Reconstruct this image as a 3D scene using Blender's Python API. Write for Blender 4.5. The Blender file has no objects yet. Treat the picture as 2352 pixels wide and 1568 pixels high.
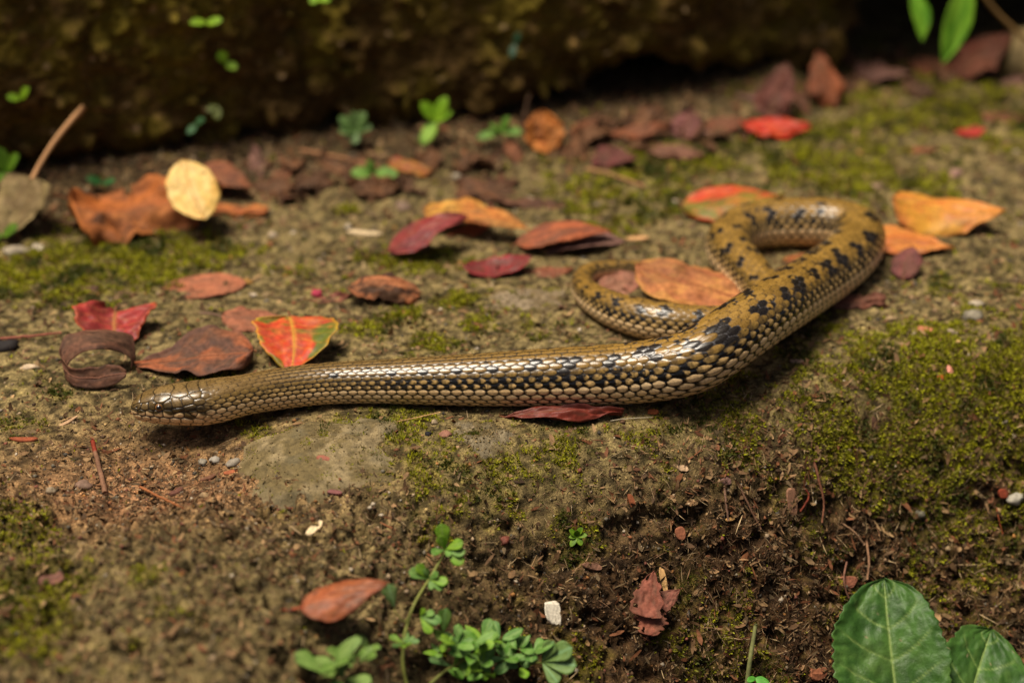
import bpy, math, random
import numpy as np
from mathutils import Vector, Matrix, Euler

# ------------------------------------------------------------------ camera, world, sun, exposure
SC = bpy.context.scene
COL = SC.collection
S = 0.01                      # everything below is written in centimetres
CAM_H, PITCH, LENS = 47.5, math.radians(28.0), 70.0
FOCUS = 93.0
cam_d = bpy.data.cameras.new('camera')
cam_d.lens = LENS; cam_d.sensor_width = 36.0
cam_d.clip_start = 0.01; cam_d.clip_end = 200.0
cam_d.dof.use_dof = True
cam_d.dof.focus_distance = FOCUS * S
cam_d.dof.aperture_fstop = 4.0
cam_d.dof.aperture_blades = 0
cam = bpy.data.objects.new('camera', cam_d); COL.objects.link(cam)
cam.location = (0, 0, CAM_H * S)
cam.rotation_euler = (math.pi / 2 - PITCH, 0, 0)
SC.camera = cam

SUN_EL, SUN_AZ = math.radians(75), math.radians(-100)     # azimuth from +Y (away from camera) towards +X
world = bpy.data.worlds.new('World'); SC.world = world; world.use_nodes = True
wn = world.node_tree.nodes; wl = world.node_tree.links
bg = wn['Background']
sky = wn.new('ShaderNodeTexSky'); sky.sky_type = 'NISHITA'; sky.sun_disc = False
sky.sun_elevation = SUN_EL; sky.sun_rotation = SUN_AZ
sky.air_density = 0.6; sky.dust_density = 6.0; sky.ozone_density = 0.0
wl.new(sky.outputs[0], bg.inputs[0]); bg.inputs[1].default_value = 0.05

sun_d = bpy.data.lights.new('sun', 'SUN'); sun_d.energy = 4.0; sun_d.angle = math.radians(22)
sun_d.color = (1.0, 0.90, 0.75)
sun = bpy.data.objects.new('sun', sun_d); COL.objects.link(sun)
sdir = Vector((math.sin(SUN_AZ) * math.cos(SUN_EL), math.cos(SUN_AZ) * math.cos(SUN_EL), math.sin(SUN_EL)))
sun.rotation_euler = sdir.to_track_quat('Z', 'Y').to_euler()
sun.location = sdir * 3

SC.view_settings.view_transform = 'Standard'; SC.view_settings.look = 'None'
SC.view_settings.exposure = 0.36; SC.view_settings.gamma = 1.0
SC.view_settings.use_curve_mapping = False
SC.render.engine = 'CYCLES'
SC.cycles.use_denoising = True
SC.cycles.max_bounces = 5; SC.cycles.diffuse_bounces = 3; SC.cycles.glossy_bounces = 2

# ------------------------------------------------------------------ numeric helpers
rng = np.random.default_rng(7)
random.seed(7)

def hash3(ix, iy, iz, seed):
    h = (ix.astype(np.int64) * 374761393 + iy.astype(np.int64) * 668265263 + iz.astype(np.int64) * 2147483647 + seed * 1274126177) & 0xffffffff
    h = ((h ^ (h >> 13)) * 1274126177) & 0xffffffff
    h = ((h ^ (h >> 16)) * 2246822519) & 0xffffffff
    h = h ^ (h >> 15)
    return (h & 0xffffff) / float(0xffffff)

def vn(x, y, z=None, seed=0):
    """smooth value noise in [0,1]"""
    x = np.asarray(x, float); y = np.asarray(y, float)
    fx, fy = np.floor(x), np.floor(y)
    ux, uy = x - fx, y - fy
    ux = ux * ux * (3 - 2 * ux); uy = uy * uy * (3 - 2 * uy)
    ix, iy = fx.astype(np.int64), fy.astype(np.int64)
    if z is None:
        zz = np.zeros_like(ix)
        a = hash3(ix, iy, zz, seed); b = hash3(ix + 1, iy, zz, seed)
        c = hash3(ix, iy + 1, zz, seed); d = hash3(ix + 1, iy + 1, zz, seed)
        return (a * (1 - ux) + b * ux) * (1 - uy) + (c * (1 - ux) + d * ux) * uy
    z = np.asarray(z, float); fz = np.floor(z); uz = z - fz; uz = uz * uz * (3 - 2 * uz); iz = fz.astype(np.int64)
    r = 0
    for dz, wz in ((0, 1 - uz), (1, uz)):
        a = hash3(ix, iy, iz + dz, seed); b = hash3(ix + 1, iy, iz + dz, seed)
        c = hash3(ix, iy + 1, iz + dz, seed); d = hash3(ix + 1, iy + 1, iz + dz, seed)
        r = r + wz * ((a * (1 - ux) + b * ux) * (1 - uy) + (c * (1 - ux) + d * ux) * uy)
    return r

def fbm(x, y, z=None, oct=4, seed=0, gain=0.5):
    t = 0; amp = 1.0; s = 0; f = 1.0
    for o in range(oct):
        t = t + amp * vn(x * f + 17.3 * o, y * f - 9.1 * o, None if z is None else z * f + 3.7 * o, seed + o)
        s += amp; amp *= gain; f *= 2.03
    return t / s

def smooth(a, b, x):
    t = np.clip((np.asarray(x, float) - a) / (b - a), 0, 1)
    return t * t * (3 - 2 * t)

def lin(r, g, b):
    """sRGB 0-255 to linear"""
    c = np.array([r, g, b], float) / 255
    return np.where(c <= 0.04045, c / 12.92, ((c + 0.055) / 1.055) ** 2.4)

def mixc(a, b, t):
    t = np.asarray(t)[..., None]
    return a * (1 - t) + b * t

# ------------------------------------------------------------------ picture <-> place (2352 x 1568 picture units)
FW = np.array([0, math.cos(PITCH), -math.sin(PITCH)]); UP = np.array([0, math.sin(PITCH), math.cos(PITCH)]); RT = np.array([1., 0, 0])
CAMP = np.array([0, 0, CAM_H]); KF = 36.0 / LENS

def ray(px, py):
    return FW + (px - 1176) / 2352 * KF * RT + (784 - py) / 2352 * KF * UP

def at_z(px, py, z):
    d = ray(px, py); return CAMP + d * ((z - CAM_H) / d[2])

def at_depth(px, py, dep):
    return CAMP + ray(px, py) * dep

_GS = {}
def at_ground(px, py, h=0.0):
    """first point of the pixel's ray that is h above the ground"""
    d = ray(px, py)
    t = np.arange(66, 190, 0.08)
    p = CAMP[None] + t[:, None] * d[None]
    below = p[:, 2] - ground_z(p[:, 0], p[:, 1]) < h
    i = int(np.argmax(below)) if below.any() else len(t) - 1
    return p[i]

# ------------------------------------------------------------------ shape of the ground
def _blob(x, y, cx, cy, rx, ry):
    return np.exp(-(((x - cx) / rx) ** 2 + ((y - cy) / ry) ** 2))

PIT = at_z(340, 1085, -0.8); SLAB = at_z(740, 1030, 0.2); SLAB2 = at_z(1110, 1005, 0.0)
def ground_base(x, y):
    x = np.asarray(x, float); y = np.asarray(y, float)
    slope = 0.05 + 0.85 * smooth(-12, 1, x) + 0.80 * smooth(0, 12, x)
    ye = 77.5 + 0.40 * np.clip(x + 2, 0, 40) + 0.9 * np.sin(x * 0.35 + 1)
    d = ye - y
    k = 1.0
    dd = np.log1p(np.exp(np.clip(d / k, -30, 30))) * k
    drop = dd * slope
    drop = 17 * (1 - np.exp(-drop / 17)) * 1.0 + 0 * drop
    drop = np.where(drop > 0, drop, 0)
    z = -drop * (1 + 0.18 * smooth(2, 10, drop))
    z = z - 1.35 * _blob(x, y, PIT[0], PIT[1] - .6, 5.2, 3.2)
    z = z + 0.35 * _blob(x, y, SLAB[0], SLAB[1], 4.5, 3.0)
    # mound at the lower left
    z = z + 0.9 * _blob(x, y, -15, 69, 6, 4)
    # litter bank at the foot of the boulder
    z = z + 1.2 * smooth(9, 0, rock_base_y(x) - y)
    return z

def rock_base_y(x):
    x = np.asarray(x, float)
    return np.interp(x, [-300, -34, -25, -15, 0, 12, 18, 22, 30, 300], [95, 105, 110, 113.5, 117.5, 121, 126, 140, 150, 170])

def rough_amp(x, y):
    """how broken the soil is: loose on the front slope, packed on the ledge"""
    ye = 77.5 + 0.40 * np.clip(x + 2, 0, 40)
    return 0.30 + 0.80 * smooth(-0.5, 4.0, ye - y)

def ground_z(x, y):
    x = np.asarray(x, float); y = np.asarray(y, float)
    z = ground_base(x, y)
    z = z + (fbm(x * .09, y * .09, oct=2, seed=3) - .5) * 1.2 * smooth(60, 200, np.hypot(x, y - 90))
    a = rough_amp(x, y)
    z = z + (fbm(x * .28, y * .28, oct=2, seed=5) - .5) * 0.9 * a
    z = z + (fbm(x * .9, y * .9, oct=3, seed=9) - .5) * 0.55 * a
    return z

def ground_fine(x, y):
    """relief along the surface normal, from solid noise so that slopes show no streaks"""
    a = rough_amp(x, y); z = ground_base(x, y)
    n = fbm(x * 3.4, y * 3.4, z * 3.4, oct=2, seed=21, gain=.7)
    r = 1 - np.abs(fbm(x * 1.5, y * 1.5, z * 1.5, oct=3, seed=33) * 2 - 1)
    c = fbm(x * .8, y * .8, z * .8, oct=3, seed=47)
    clod = np.clip(vn(x * 1.35, y * 1.35, z * 1.35, seed=61) - .45, 0, 1) * .9
    loose = smooth(.5, .9, a)
    return (n - .5) * .40 * a + clod * .2 * a * loose - np.clip(r - .84, 0, 1) * 2.4 * a * loose - smooth(.58, .68, c) * .5 * loose

def gpoint(x, y):
    """point and smooth normal of the rough soil surface over (x, y)"""
    e = .25
    z = ground_z(x, y)
    gx = (ground_z(x + e, y) - ground_z(x - e, y)) / (2 * e); gy = (ground_z(x, y + e) - ground_z(x, y - e)) / (2 * e)
    n = np.stack([-gx, -gy, np.ones_like(gx)], -1); n /= np.linalg.norm(n, axis=-1)[..., None]
    return np.stack([x, y, z], -1) + n * ground_fine(x, y)[..., None], n

# ------------------------------------------------------------------ object helpers
def setcol(me, cols, name='col'):
    at = me.attributes.new(name, 'FLOAT_COLOR', 'POINT')
    c = np.ones((len(me.vertices), 4), np.float32); c[:, :3] = cols
    at.data.foreach_set('color', c.ravel())

def mk_mesh(name, verts, faces, cols=None, mat=None, smoothf=True):
    """verts in cm (local), faces as array (n,3|4) or list"""
    me = bpy.data.meshes.new(name)
    v = np.ascontiguousarray(np.asarray(verts, np.float32) * S)
    if isinstance(faces, np.ndarray):
        n, k = faces.shape
        me.vertices.add(len(v)); me.vertices.foreach_set('co', v.ravel())
        me.loops.add(n * k); me.loops.foreach_set('vertex_index', faces.astype(np.int32).ravel())
        me.polygons.add(n)
        me.polygons.foreach_set('loop_start', np.arange(0, n * k, k, dtype=np.int32))
        me.polygons.foreach_set('loop_total', np.full(n, k, np.int32))
        me.update(calc_edges=True)
    else:
        me.from_pydata([tuple(map(float, p)) for p in v], [], [tuple(map(int, f)) for f in faces]); me.update()
    if smoothf:
        me.polygons.foreach_set('use_smooth', np.ones(len(me.polygons), bool))
    if cols is not None:
        setcol(me, cols)
    if mat is not None:
        me.materials.append(mat)
    return me

def mk_obj(name, me, parent=None, loc=None):
    o = bpy.data.objects.new(name, me); COL.objects.link(o)
    if parent is not None: o.parent = parent
    if loc is not None: o.location = Vector(np.asarray(loc) * S)
    return o

def tag(o, label=None, cat=None, group=None, kind=None):
    if label: o['label'] = label
    if cat: o['category'] = cat
    if group: o['group'] = group
    if kind: o['kind'] = kind
    return o

def thing(name, label, cat, loc, group=None):
    o = bpy.data.objects.new(name, None); COL.objects.link(o)
    o.empty_display_size = .01
    o.location = Vector(np.asarray(loc) * S)
    return tag(o, label, cat, group)

def grid_faces(nu, nv, wrap=False):
    i = np.arange(nu - 1)[:, None]; j = np.arange(nv if wrap else nv - 1)[None]
    j2 = (j + 1) % nv
    f = np.stack([i * nv + j, (i + 1) * nv + j, (i + 1) * nv + j2, i * nv + j2], -1)
    return f.reshape(-1, 4)

def tube(path, radii, n=8, cap=True):
    path = np.asarray(path, float); radii = np.broadcast_to(np.asarray(radii, float), (len(path),))
    t = np.gradient(path, axis=0); t /= np.linalg.norm(t, axis=1)[:, None] + 1e-9
    ref = np.array([0.31, 0.2, 0.93]); a = np.cross(t, ref); a /= np.linalg.norm(a, axis=1)[:, None] + 1e-9
    b = np.cross(t, a)
    th = np.linspace(0, 2 * math.pi, n, endpoint=False)
    v = path[:, None] + radii[:, None, None] * (np.cos(th)[None, :, None] * a[:, None] + np.sin(th)[None, :, None] * b[:, None])
    f = [tuple(q) for q in grid_faces(len(path), n, True)]
    if cap:
        f.append(tuple(range(n))[::-1]); f.append(tuple((len(path) - 1) * n + k for k in range(n)))
    return v.reshape(-1, 3), f

def crom(P, n=10):
    """Catmull-Rom through the rows of P"""
    P = np.asarray(P, float); Q = np.vstack([2 * P[0] - P[1], P, 2 * P[-1] - P[-2]])
    out = []
    for i in range(1, len(Q) - 2):
        t = np.linspace(0, 1, n, endpoint=False)[:, None]
        p0, p1, p2, p3 = Q[i - 1], Q[i], Q[i + 1], Q[i + 2]
        out.append(.5 * (2 * p1 + (p2 - p0) * t + (2 * p0 - 5 * p1 + 4 * p2 - p3) * t ** 2 + (3 * p1 - p0 - 3 * p2 + p3) * t ** 3))
    out.append(P[-1][None]); return np.vstack(out)

# ------------------------------------------------------------------ materials
def mat_attr(name, rough=.7, spec=.4, nscale=600., nstr=.25, bump=.2, bscale=900., bdist=.0004, coat=0., sss=0., trans=0., rvar=.0):
    """colour comes from the pigment attribute, broken up by fine noise, with fine relief"""
    m = bpy.data.materials.new(name); m.use_nodes = True
    N, Lk = m.node_tree.nodes, m.node_tree.links
    b = N['Principled BSDF']
    a = N.new('ShaderNodeAttribute'); a.attribute_name = 'col'
    tc = N.new('ShaderNodeTexCoord')
    n1 = N.new('ShaderNodeTexNoise'); n1.inputs['Scale'].default_value = nscale; n1.inputs['Detail'].default_value = 4
    Lk.new(tc.outputs['Object'], n1.inputs['Vector'])
    mr = N.new('ShaderNodeMapRange'); mr.inputs['From Min'].default_value = .25; mr.inputs['From Max'].default_value = .75
    mr.inputs['To Min'].default_value = 1 - nstr; mr.inputs['To Max'].default_value = 1 + nstr
    Lk.new(n1.outputs[0], mr.inputs[0])
    mx = N.new('ShaderNodeVectorMath'); mx.operation = 'SCALE'
    Lk.new(a.outputs['Color'], mx.inputs[0]); Lk.new(mr.outputs[0], mx.inputs['Scale'])
    Lk.new(mx.outputs[0], b.inputs['Base Color'])
    n2 = N.new('ShaderNodeTexNoise'); n2.inputs['Scale'].default_value = bscale; n2.inputs['Detail'].default_value = 5
    Lk.new(tc.outputs['Object'], n2.inputs['Vector'])
    bp = N.new('ShaderNodeBump'); bp.inputs['Strength'].default_value = bump; bp.inputs['Distance'].default_value = bdist
    Lk.new(n2.outputs[0], bp.inputs['Height']); Lk.new(bp.outputs[0], b.inputs['Normal'])
    b.inputs['Roughness'].default_value = rough
    b.inputs['Specular IOR Level'].default_value = spec
    if rvar:
        mr2 = N.new('ShaderNodeMapRange'); mr2.inputs['From Min'].default_value = .3; mr2.inputs['From Max'].default_value = .7
        mr2.inputs['To Min'].default_value = rough - rvar; mr2.inputs['To Max'].default_value = rough + rvar
        Lk.new(n1.outputs[0], mr2.inputs[0]); Lk.new(mr2.outputs[0], b.inputs['Roughness'])
    if coat: b.inputs['Coat Weight'].default_value = coat; b.inputs['Coat Roughness'].default_value = .25
    if trans:
        tr = N.new('ShaderNodeBsdfTranslucent'); ms = N.new('ShaderNodeMixShader'); ms.inputs[0].default_value = trans
        Lk.new(mx.outputs[0], tr.inputs[0]); Lk.new(b.outputs[0], ms.inputs[1]); Lk.new(tr.outputs[0], ms.inputs[2])
        Lk.new(ms.outputs[0], N['Material Output'].inputs[0])
    return m

M_SOIL = mat_attr('soil', rough=.9, spec=.15, nscale=1100, nstr=.7, bump=1.0, bscale=1500, bdist=.0009)
M_ROCK = mat_attr('rock', rough=.92, spec=.1, nscale=420, nstr=.5, bump=.8, bscale=700, bdist=.0015)
M_STONE = mat_attr('stone', rough=.8, spec=.25, nscale=1300, nstr=.35, bump=.7, bscale=1400, bdist=.0005)
M_GRAIN = mat_attr('grain', rough=.75, spec=.3, nscale=1800, nstr=.3, bump=.2, bscale=2500, bdist=.0002)
M_MOSS = mat_attr('moss', rough=.6, spec=.25, nscale=900, nstr=.2, bump=0., trans=.25)
M_SNAKE = mat_attr('snake_skin', rough=.29, spec=.5, nscale=900, nstr=.22, bump=.10, bscale=1600, bdist=.0002, rvar=.05)
M_DRY = mat_attr('dry_leaf', rough=.7, spec=.16, nscale=420, nstr=.36, bump=.7, bscale=420, bdist=.0007, trans=.10)
M_WAXY = mat_attr('waxy_leaf', rough=.5, spec=.25, nscale=380, nstr=.28, bump=.5, bscale=340, bdist=.0006, trans=.12)
M_GREEN = mat_attr('green_leaf', rough=.55, spec=.25, nscale=500, nstr=.14, bump=.25, bscale=350, bdist=.0006, trans=.15)
M_WOOD = mat_attr('twig_wood', rough=.8, spec=.2, nscale=900, nstr=.35, bump=.6, bscale=800, bdist=.0005)
# ------------------------------------------------------------------ ground sheet
def axis(segs):
    out = [segs[0][0]]
    for a, b, st in segs:
        n = max(1, int(round((b - a) / st))); out += list(a + (b - a) * (np.arange(n) + 1) / n)
    return np.array(out)
GX = axis([(-900, -200, 60), (-200, -60, 8), (-60, -27, .6), (-27, 29, .135), (29, 60, .6), (60, 200, 8), (200, 900, 60)])
GY = axis([(-600, 0, 40), (0, 50, 4), (50, 60, .5), (60, 97, .115), (97, 128, .32), (128, 160, .6), (160, 300, 8), (300, 900, 60)])

BLOBS = [  # moss: picture x, y, radius in cm, strength
    (2150, 900, 6.5, .9), (1900, 900, 4.0, .7), (2300, 820, 4.5, .7), (2050, 1050, 4, .6), (2300, 1000, 4, .6), (2250, 1120, 3, .4), (1700, 960, 3, .6), (1500, 1010, 2.5, .4),
    (930, 975, 2.2, .95), (1010, 1010, 1.6, .6), (590, 990, 1.0, .9), (560, 975, 1.0, .7), (1000, 1100, 3, .5), (1150, 1080, 3, .45), (1280, 1050, 3, .45),
    (60, 1360, 2.4, 1.4), (40, 1450, 2.0, 1.4), (30, 1210, 1.8, 1.2), (330, 1320, .8, 1.3), (330, 1325, .5, .9), (370, 1400, .9, .6), (150, 1410, 2, .5), (250, 1490, 2, .4),
    (350, 600, 5, .75), (100, 640, 4, .75), (230, 660, 3, .6), (150, 590, 4, .7), (450, 870, 1.2, .7), (500, 860, 1.5, .6), (130, 880, 2.0, .35), (30, 990, 1.4, .5), (150, 905, 1, .5),
    (900, 735, 1.8, .55), (1050, 690, 1.2, .6), (1110, 745, 1.4, .6), (1240, 755, 1.6, .7), (1010, 790, 2.4, .4), (850, 760, 2, .5), (960, 600, 3, .45), (870, 600, 2, .6), (700, 640, 3, .3),
    (1500, 400, 6, .6), (2000, 400, 6, .65), (1850, 380, 5, .6), (2250, 240, 10, .5), (1950, 270, 8, .5), (1650, 390, 4, .6), (1400, 480, 4, .45), (780, 470, 2, .4), (2150, 660, 2, .5), (2330, 660, 2, .6),
    (1320, 1260, .8, .9), (1330, 1225, 1.2, .6), (1600, 1470, 3, .35), (1750, 1500, 3, .4), (1800, 1200, 2.0, .35), (1900, 1300, 2.5, .35), (1300, 1500, 3, .4), (1950, 1050, 3, .5), (640, 1180, 1.5, .4), (450, 880, .9, .8)]
MB = None
def moss_field(x, y):
    global MB
    if MB is None:
        MB = [(at_ground(a, b), r, s) for a, b, r, s in BLOBS]
    f = np.zeros_like(x)
    for p, r, s in MB:
        f = np.maximum(f, s * np.exp(-(((x - p[0]) / r) ** 2 + ((y - p[1]) / (r * .9)) ** 2)))
    zb = ground_base(x, y)
    n = fbm(x * .55, y * .55, zb * .55, oct=3, seed=51); n2 = fbm(x * 1.8, y * 1.8, zb * 1.8, oct=3, seed=57)
    return f * (.55 + .9 * n) + (n - .5) * .55 + (n2 - .5) * .75

def soil_col(x, y):
    zb = ground_base(x, y)
    n = fbm(x * .22, y * .22, oct=3, seed=71); n2 = fbm(x * 1.1, y * 1.1, zb * 1.1, oct=4, seed=73, gain=.6); n3 = vn(x * 5, y * 5, zb * 5, seed=79)
    ye = 77.5 + 0.40 * np.clip(x + 2, 0, 40)
    front = smooth(-.5, 4.5, ye - y) * smooth(-9, 3, x)
    packed = mixc(lin(86, 74, 44), lin(122, 106, 70), n2)
    loose = mixc(lin(44, 31, 18), lin(76, 54, 32), n2)
    c = mixc(packed, loose, np.clip(front + (n - .5) * .5, 0, 1))
    pit = _blob(x, y, PIT[0], PIT[1] - 1.6, 7, 4)
    c = mixc(c, mixc(lin(98, 66, 42), lin(150, 112, 78), n2), np.clip(pit * 1.1, 0, 1))
    # film of algae
    mf = moss_field(x, y)
    c = mixc(c, mixc(lin(70, 64, 24), lin(98, 90, 28), n3), np.clip(.6 * smooth(.1, .6, mf), 0, .6))
    # darker brown litter zone at the boulder's foot
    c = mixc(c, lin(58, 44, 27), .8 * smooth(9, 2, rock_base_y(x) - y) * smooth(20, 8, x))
    mott = fbm(x * 3.1, y * 3.1, zb * 3.1, oct=3, seed=83, gain=.65)
    c = c * (.55 + .9 * n3)[..., None] * (.32 + 1.35 * smooth(.3, .7, mott))[..., None]
    return c

xx, yy = np.meshgrid(GX, GY, indexing='ij')
gv = gpoint(xx, yy)[0].reshape(-1, 3)
gf = grid_faces(len(GX), len(GY))
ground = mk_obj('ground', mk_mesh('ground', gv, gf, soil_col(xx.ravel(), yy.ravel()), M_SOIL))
tag(ground, 'packed brown soil ledge with a crumbling front slope', 'ground', kind='structure')
del ground['category']

# ------------------------------------------------------------------ boulders behind
ROCKS = []
def boulder(name, label, xs, prof, seed, cols, amp=1.15, endr=4.0, wseg=None):
    """prof(x) -> closed (y,z) polygon; swept along x with rounded ends and lumpy displacement"""
    rows = []
    x0, x1 = xs[0], xs[-1]
    nt = 230
    for x in xs:
        P = prof(x)
        d = np.r_[0, np.cumsum(np.linalg.norm(np.diff(np.vstack([P, P[:1]]), axis=0), axis=1))]
        t = np.linspace(0, 1, nt, endpoint=False)
        if wseg is None:
            w = np.linspace(0, d[-1], nt + 1)[:-1]
        else:
            cw = np.r_[0, np.cumsum(wseg)]; w = np.interp(np.linspace(0, 1, nt + 1)[:-1], cw / cw[-1], d)
        Q = np.vstack([P, P[:1]])
        y = np.interp(w, d, Q[:, 0]); z = np.interp(w, d, Q[:, 1])
        e = min(x - x0, x1 - x) / endr
        sc = math.sqrt(max(0.0, 1 - (1 - min(e, 1)) ** 2)) * .97 + .03
        cy, cz = y.mean(), z.min() * .5 + z.max() * .5
        y = cy + (y - cy) * sc; z = cz + (z - cz) * (sc * .5 + .5 if sc < 1 else 1)
        rows.append(np.stack([np.full(nt, x), y, z], -1))
    R = np.array(rows)
    # smooth the profile corners
    for _ in range(4):
        R[:, :, 1:] = .5 * R[:, :, 1:] + .25 * (np.roll(R, 1, 1) + np.roll(R, -1, 1))[:, :, 1:]
    du = np.gradient(R, axis=0); dv = np.roll(R, -1, 1) - np.roll(R, 1, 1)
    nrm = np.cross(dv, du); nrm /= np.linalg.norm(nrm, axis=2)[..., None] + 1e-9
    x, y, z = R[..., 0], R[..., 1], R[..., 2]
    h = (fbm(x * .16, y * .16, z * .16, oct=2, seed=seed) - .5) * 2 * amp
    h += (fbm(x * .5, y * .5, z * .5, oct=3, seed=seed + 9) - .5) * .9
    h += (fbm(x * 1.9, y * 1.9, z * 1.9, oct=3, seed=seed + 19, gain=.6) - .5) * .55
    pit = fbm(x * .75, y * .75, z * .75, oct=2, seed=seed + 31)
    h -= smooth(.62, .74, pit) * .9
    V = R + nrm * h[..., None]
    a = fbm(x * .35, y * .35, z * .35, oct=3, seed=seed + 41); b = fbm(x * 1.6, y * 1.6, z * 1.6, oct=3, seed=seed + 43); g = vn(x * 4, y * 4, z * 4, seed=seed + 47)
    c = mixc(cols[0], cols[1], smooth(.3, .7, a)); c = mixc(c, cols[2], smooth(.52, .72, b) * .8); c = c * (.5 + 1.0 * g)[..., None]
    c = mixc(c, cols[3], smooth(.86, .93, vn(x * 2.0, y * 2.0, z * 2.0, seed=seed + 53)) * .7)
    ROCKS.append((V, nrm))
    f = grid_faces(len(xs), nt, True)
    fl = f
    cap0 = V[0].mean(0); cap1 = V[-1].mean(0)
    verts = np.vstack([V.reshape(-1, 3), cap0, cap1]); n0 = V.shape[0] * nt
    tri = []
    for j in range(nt):
        tri.append((n0, j, (j + 1) % nt)); q = (len(xs) - 1) * nt
        tri.append((n0 + 1, q + (j + 1) % nt, q + j))
    cc = np.vstack([c.reshape(-1, 3), cols[0], cols[0]])
    origin = np.array([(x0 + x1) / 2, R[..., 1].min(), 0])
    faces = [tuple(q) for q in fl] + tri
    o = mk_obj(name, mk_mesh(name, verts - origin, faces, cc, M_ROCK), loc=origin)
    return tag(o, label, 'boulder')

def prof_main(x):
    yb = float(rock_base_y(min(x, 17)))
    gap = .25 + 2.3 * math.exp(-((x - 8) / 4.6) ** 2) + 1.3 * math.exp(-((x + 10.5) / 1.6) ** 2) + .7 * math.exp(-((x - 16) / 3) ** 2) + .5 * math.exp(-((x + 4) / 2.5) ** 2)
    gap += 1.0
    back = max(0, x - 13) * .5
    return np.array([(yb + 14, gap), (yb + 3, gap), (yb + .9 + back * .2, gap + .2), (yb + .1 + back * .3, gap + 1.3), (yb + .3 + back, 8), (yb + 1.5 + back, 18), (yb + 4, 26), (yb + 10, 32), (yb + 30, 34), (yb + 60, 30), (yb + 62, -4), (yb + 50, -4), (yb + 40, gap)])
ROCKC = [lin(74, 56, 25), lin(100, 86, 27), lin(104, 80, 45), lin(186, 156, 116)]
xs = np.r_[np.arange(-75, -36, 1.0), np.arange(-36, 24.0, .23)]
boulder('boulder', 'large moss-stained brown boulder filling the background behind the snake', xs, prof_main, 101, ROCKC, wseg=[.04, .08, .1, .36, .26, .05, .03, .02, .02, .01, .01, .01, .01])
def prof_shade_roof(x):  # roof rock above the view, added so the hollow beneath goes black
    yb = 126 + .15 * (x - 20)
    g = 7.6 + .6 * math.sin(x * .3)
    return np.array([(yb + 60, g + 1), (yb + 10, g), (yb + 1, g + .5), (yb, g + 4), (yb + 3, 30), (yb + 12, 38), (yb + 50, 40), (yb + 90, 34), (yb + 92, -4), (yb + 66, -4), (yb + 62, 4)])
boulder('boulder', 'unseen overhanging boulder added to shade the black hollow full of dead leaves', np.arange(12, 90, .8), prof_shade_roof, 211, [c * .8 for c in ROCKC])
# ------------------------------------------------------------------ the snake
def c3(cx, cy):
    return (1350 + cx / 2.6133) * .9408, (460 + cy / 2.6133) * .9408
CTRL = [  # picture x, y of the body axis, radius, extra height of the axis above (ground + radius)
    (300, 930, .85, .45), (345, 930, .85, .45), (400, 928, .85, .45), (480, 922, .85, .45), (560, 907, .90, .34), (640, 893, .94, .10), (750, 880, .95, .0), (900, 876, 1.02, 0), (1100, 872, 1.2, 0), (1300, 865, 1.35, 0), (1420, 860, 1.38, 0.05)]
CTRL += [c3(600, 1165) + (1.42, .2), c3(850, 1130) + (1.44, .7), c3(1000, 1042) + (1.44, 1.15), c3(1150, 935) + (1.44, 1.38), c3(1300, 832) + (1.43, 1.38), c3(1450, 737) + (1.42, 1.1), c3(1600, 640) + (1.42, .5), c3(1750, 540) + (1.42, .15), c3(1880, 440) + (1.40, 0), c3(1950, 350) + (1.36, 0), c3(1945, 280) + (1.34, 0),
         c3(1850, 236) + (1.32, 0), c3(1700, 215) + (1.30, 0), c3(1520, 215) + (1.28, 0), c3(1340, 225) + (1.26, 0), c3(1200, 260) + (1.23, 0), c3(1122, 330) + (1.20, 0), c3(1135, 410) + (1.17, 0), c3(1195, 485) + (1.14, 0), c3(1275, 575) + (1.1, 0), c3(1345, 660) + (1.06, -.05), c3(1365, 760) + (1.02, -.1), c3(1290, 835) + (.98, -.1), c3(1130, 870) + (.95, -.05), c3(930, 870) + (.93, 0),
         c3(700, 852) + (.98, 0), c3(500, 812) + (.93, 0), c3(330, 745) + (.82, 0), c3(215, 668) + (.66, 0), c3(182, 595) + (.54, 0), c3(225, 535) + (.47, 0), c3(320, 512) + (.40, 0), c3(450, 500) + (.33, 0), c3(560, 492) + (.26, 0), c3(680, 500) + (.15, 0), c3(780, 520) + (.08, 0)]
pts = []
for px, py, r, e in CTRL:
    z = r
    for _ in range(4):
        p = at_z(px, py, z)
        z = float(ground_base(p[0], p[1])) * (1 if p[0] > -11 else 0) + r * .97 + e
    pts.append(np.r_[at_z(px, py, z), r])
pts = np.array(pts)
fine = crom(pts, 40)
for _ in range(260):
    fine[1:-1] = .5 * fine[1:-1] + .25 * (fine[2:] + fine[:-2])
for _ in range(520):                                   # the wide main bend
    a_, b_ = 9 * 40, 15 * 40
    fine[a_ + 1:b_ - 1] = .5 * fine[a_ + 1:b_ - 1] + .25 * (fine[a_ + 2:b_] + fine[a_:b_ - 2])
seg = np.r_[0, np.cumsum(np.linalg.norm(np.diff(fine[:, :3], axis=0), axis=1))]
TOT = seg[-1]
HL = 5.0                                              # head length, cm
nhead = 150
s_ax = np.r_[HL * (np.linspace(0, 1, nhead, endpoint=False) ** 1.35), np.arange(HL, TOT - .02, .056)]
AX = np.stack([np.interp(s_ax, seg, fine[:, k]) for k in range(3)], -1)
RR = np.interp(s_ax, seg, fine[:, 3]) * np.minimum(1, (TOT - s_ax) / .25 + .02)
T = np.gradient(AX, s_ax, axis=0); T /= np.linalg.norm(T, axis=1)[:, None]
Bv = np.cross(T, np.array([0, 0, 1.])); Bv /= np.linalg.norm(Bv, axis=1)[:, None]
Nv = np.cross(Bv, T)
NTH = 230
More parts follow.
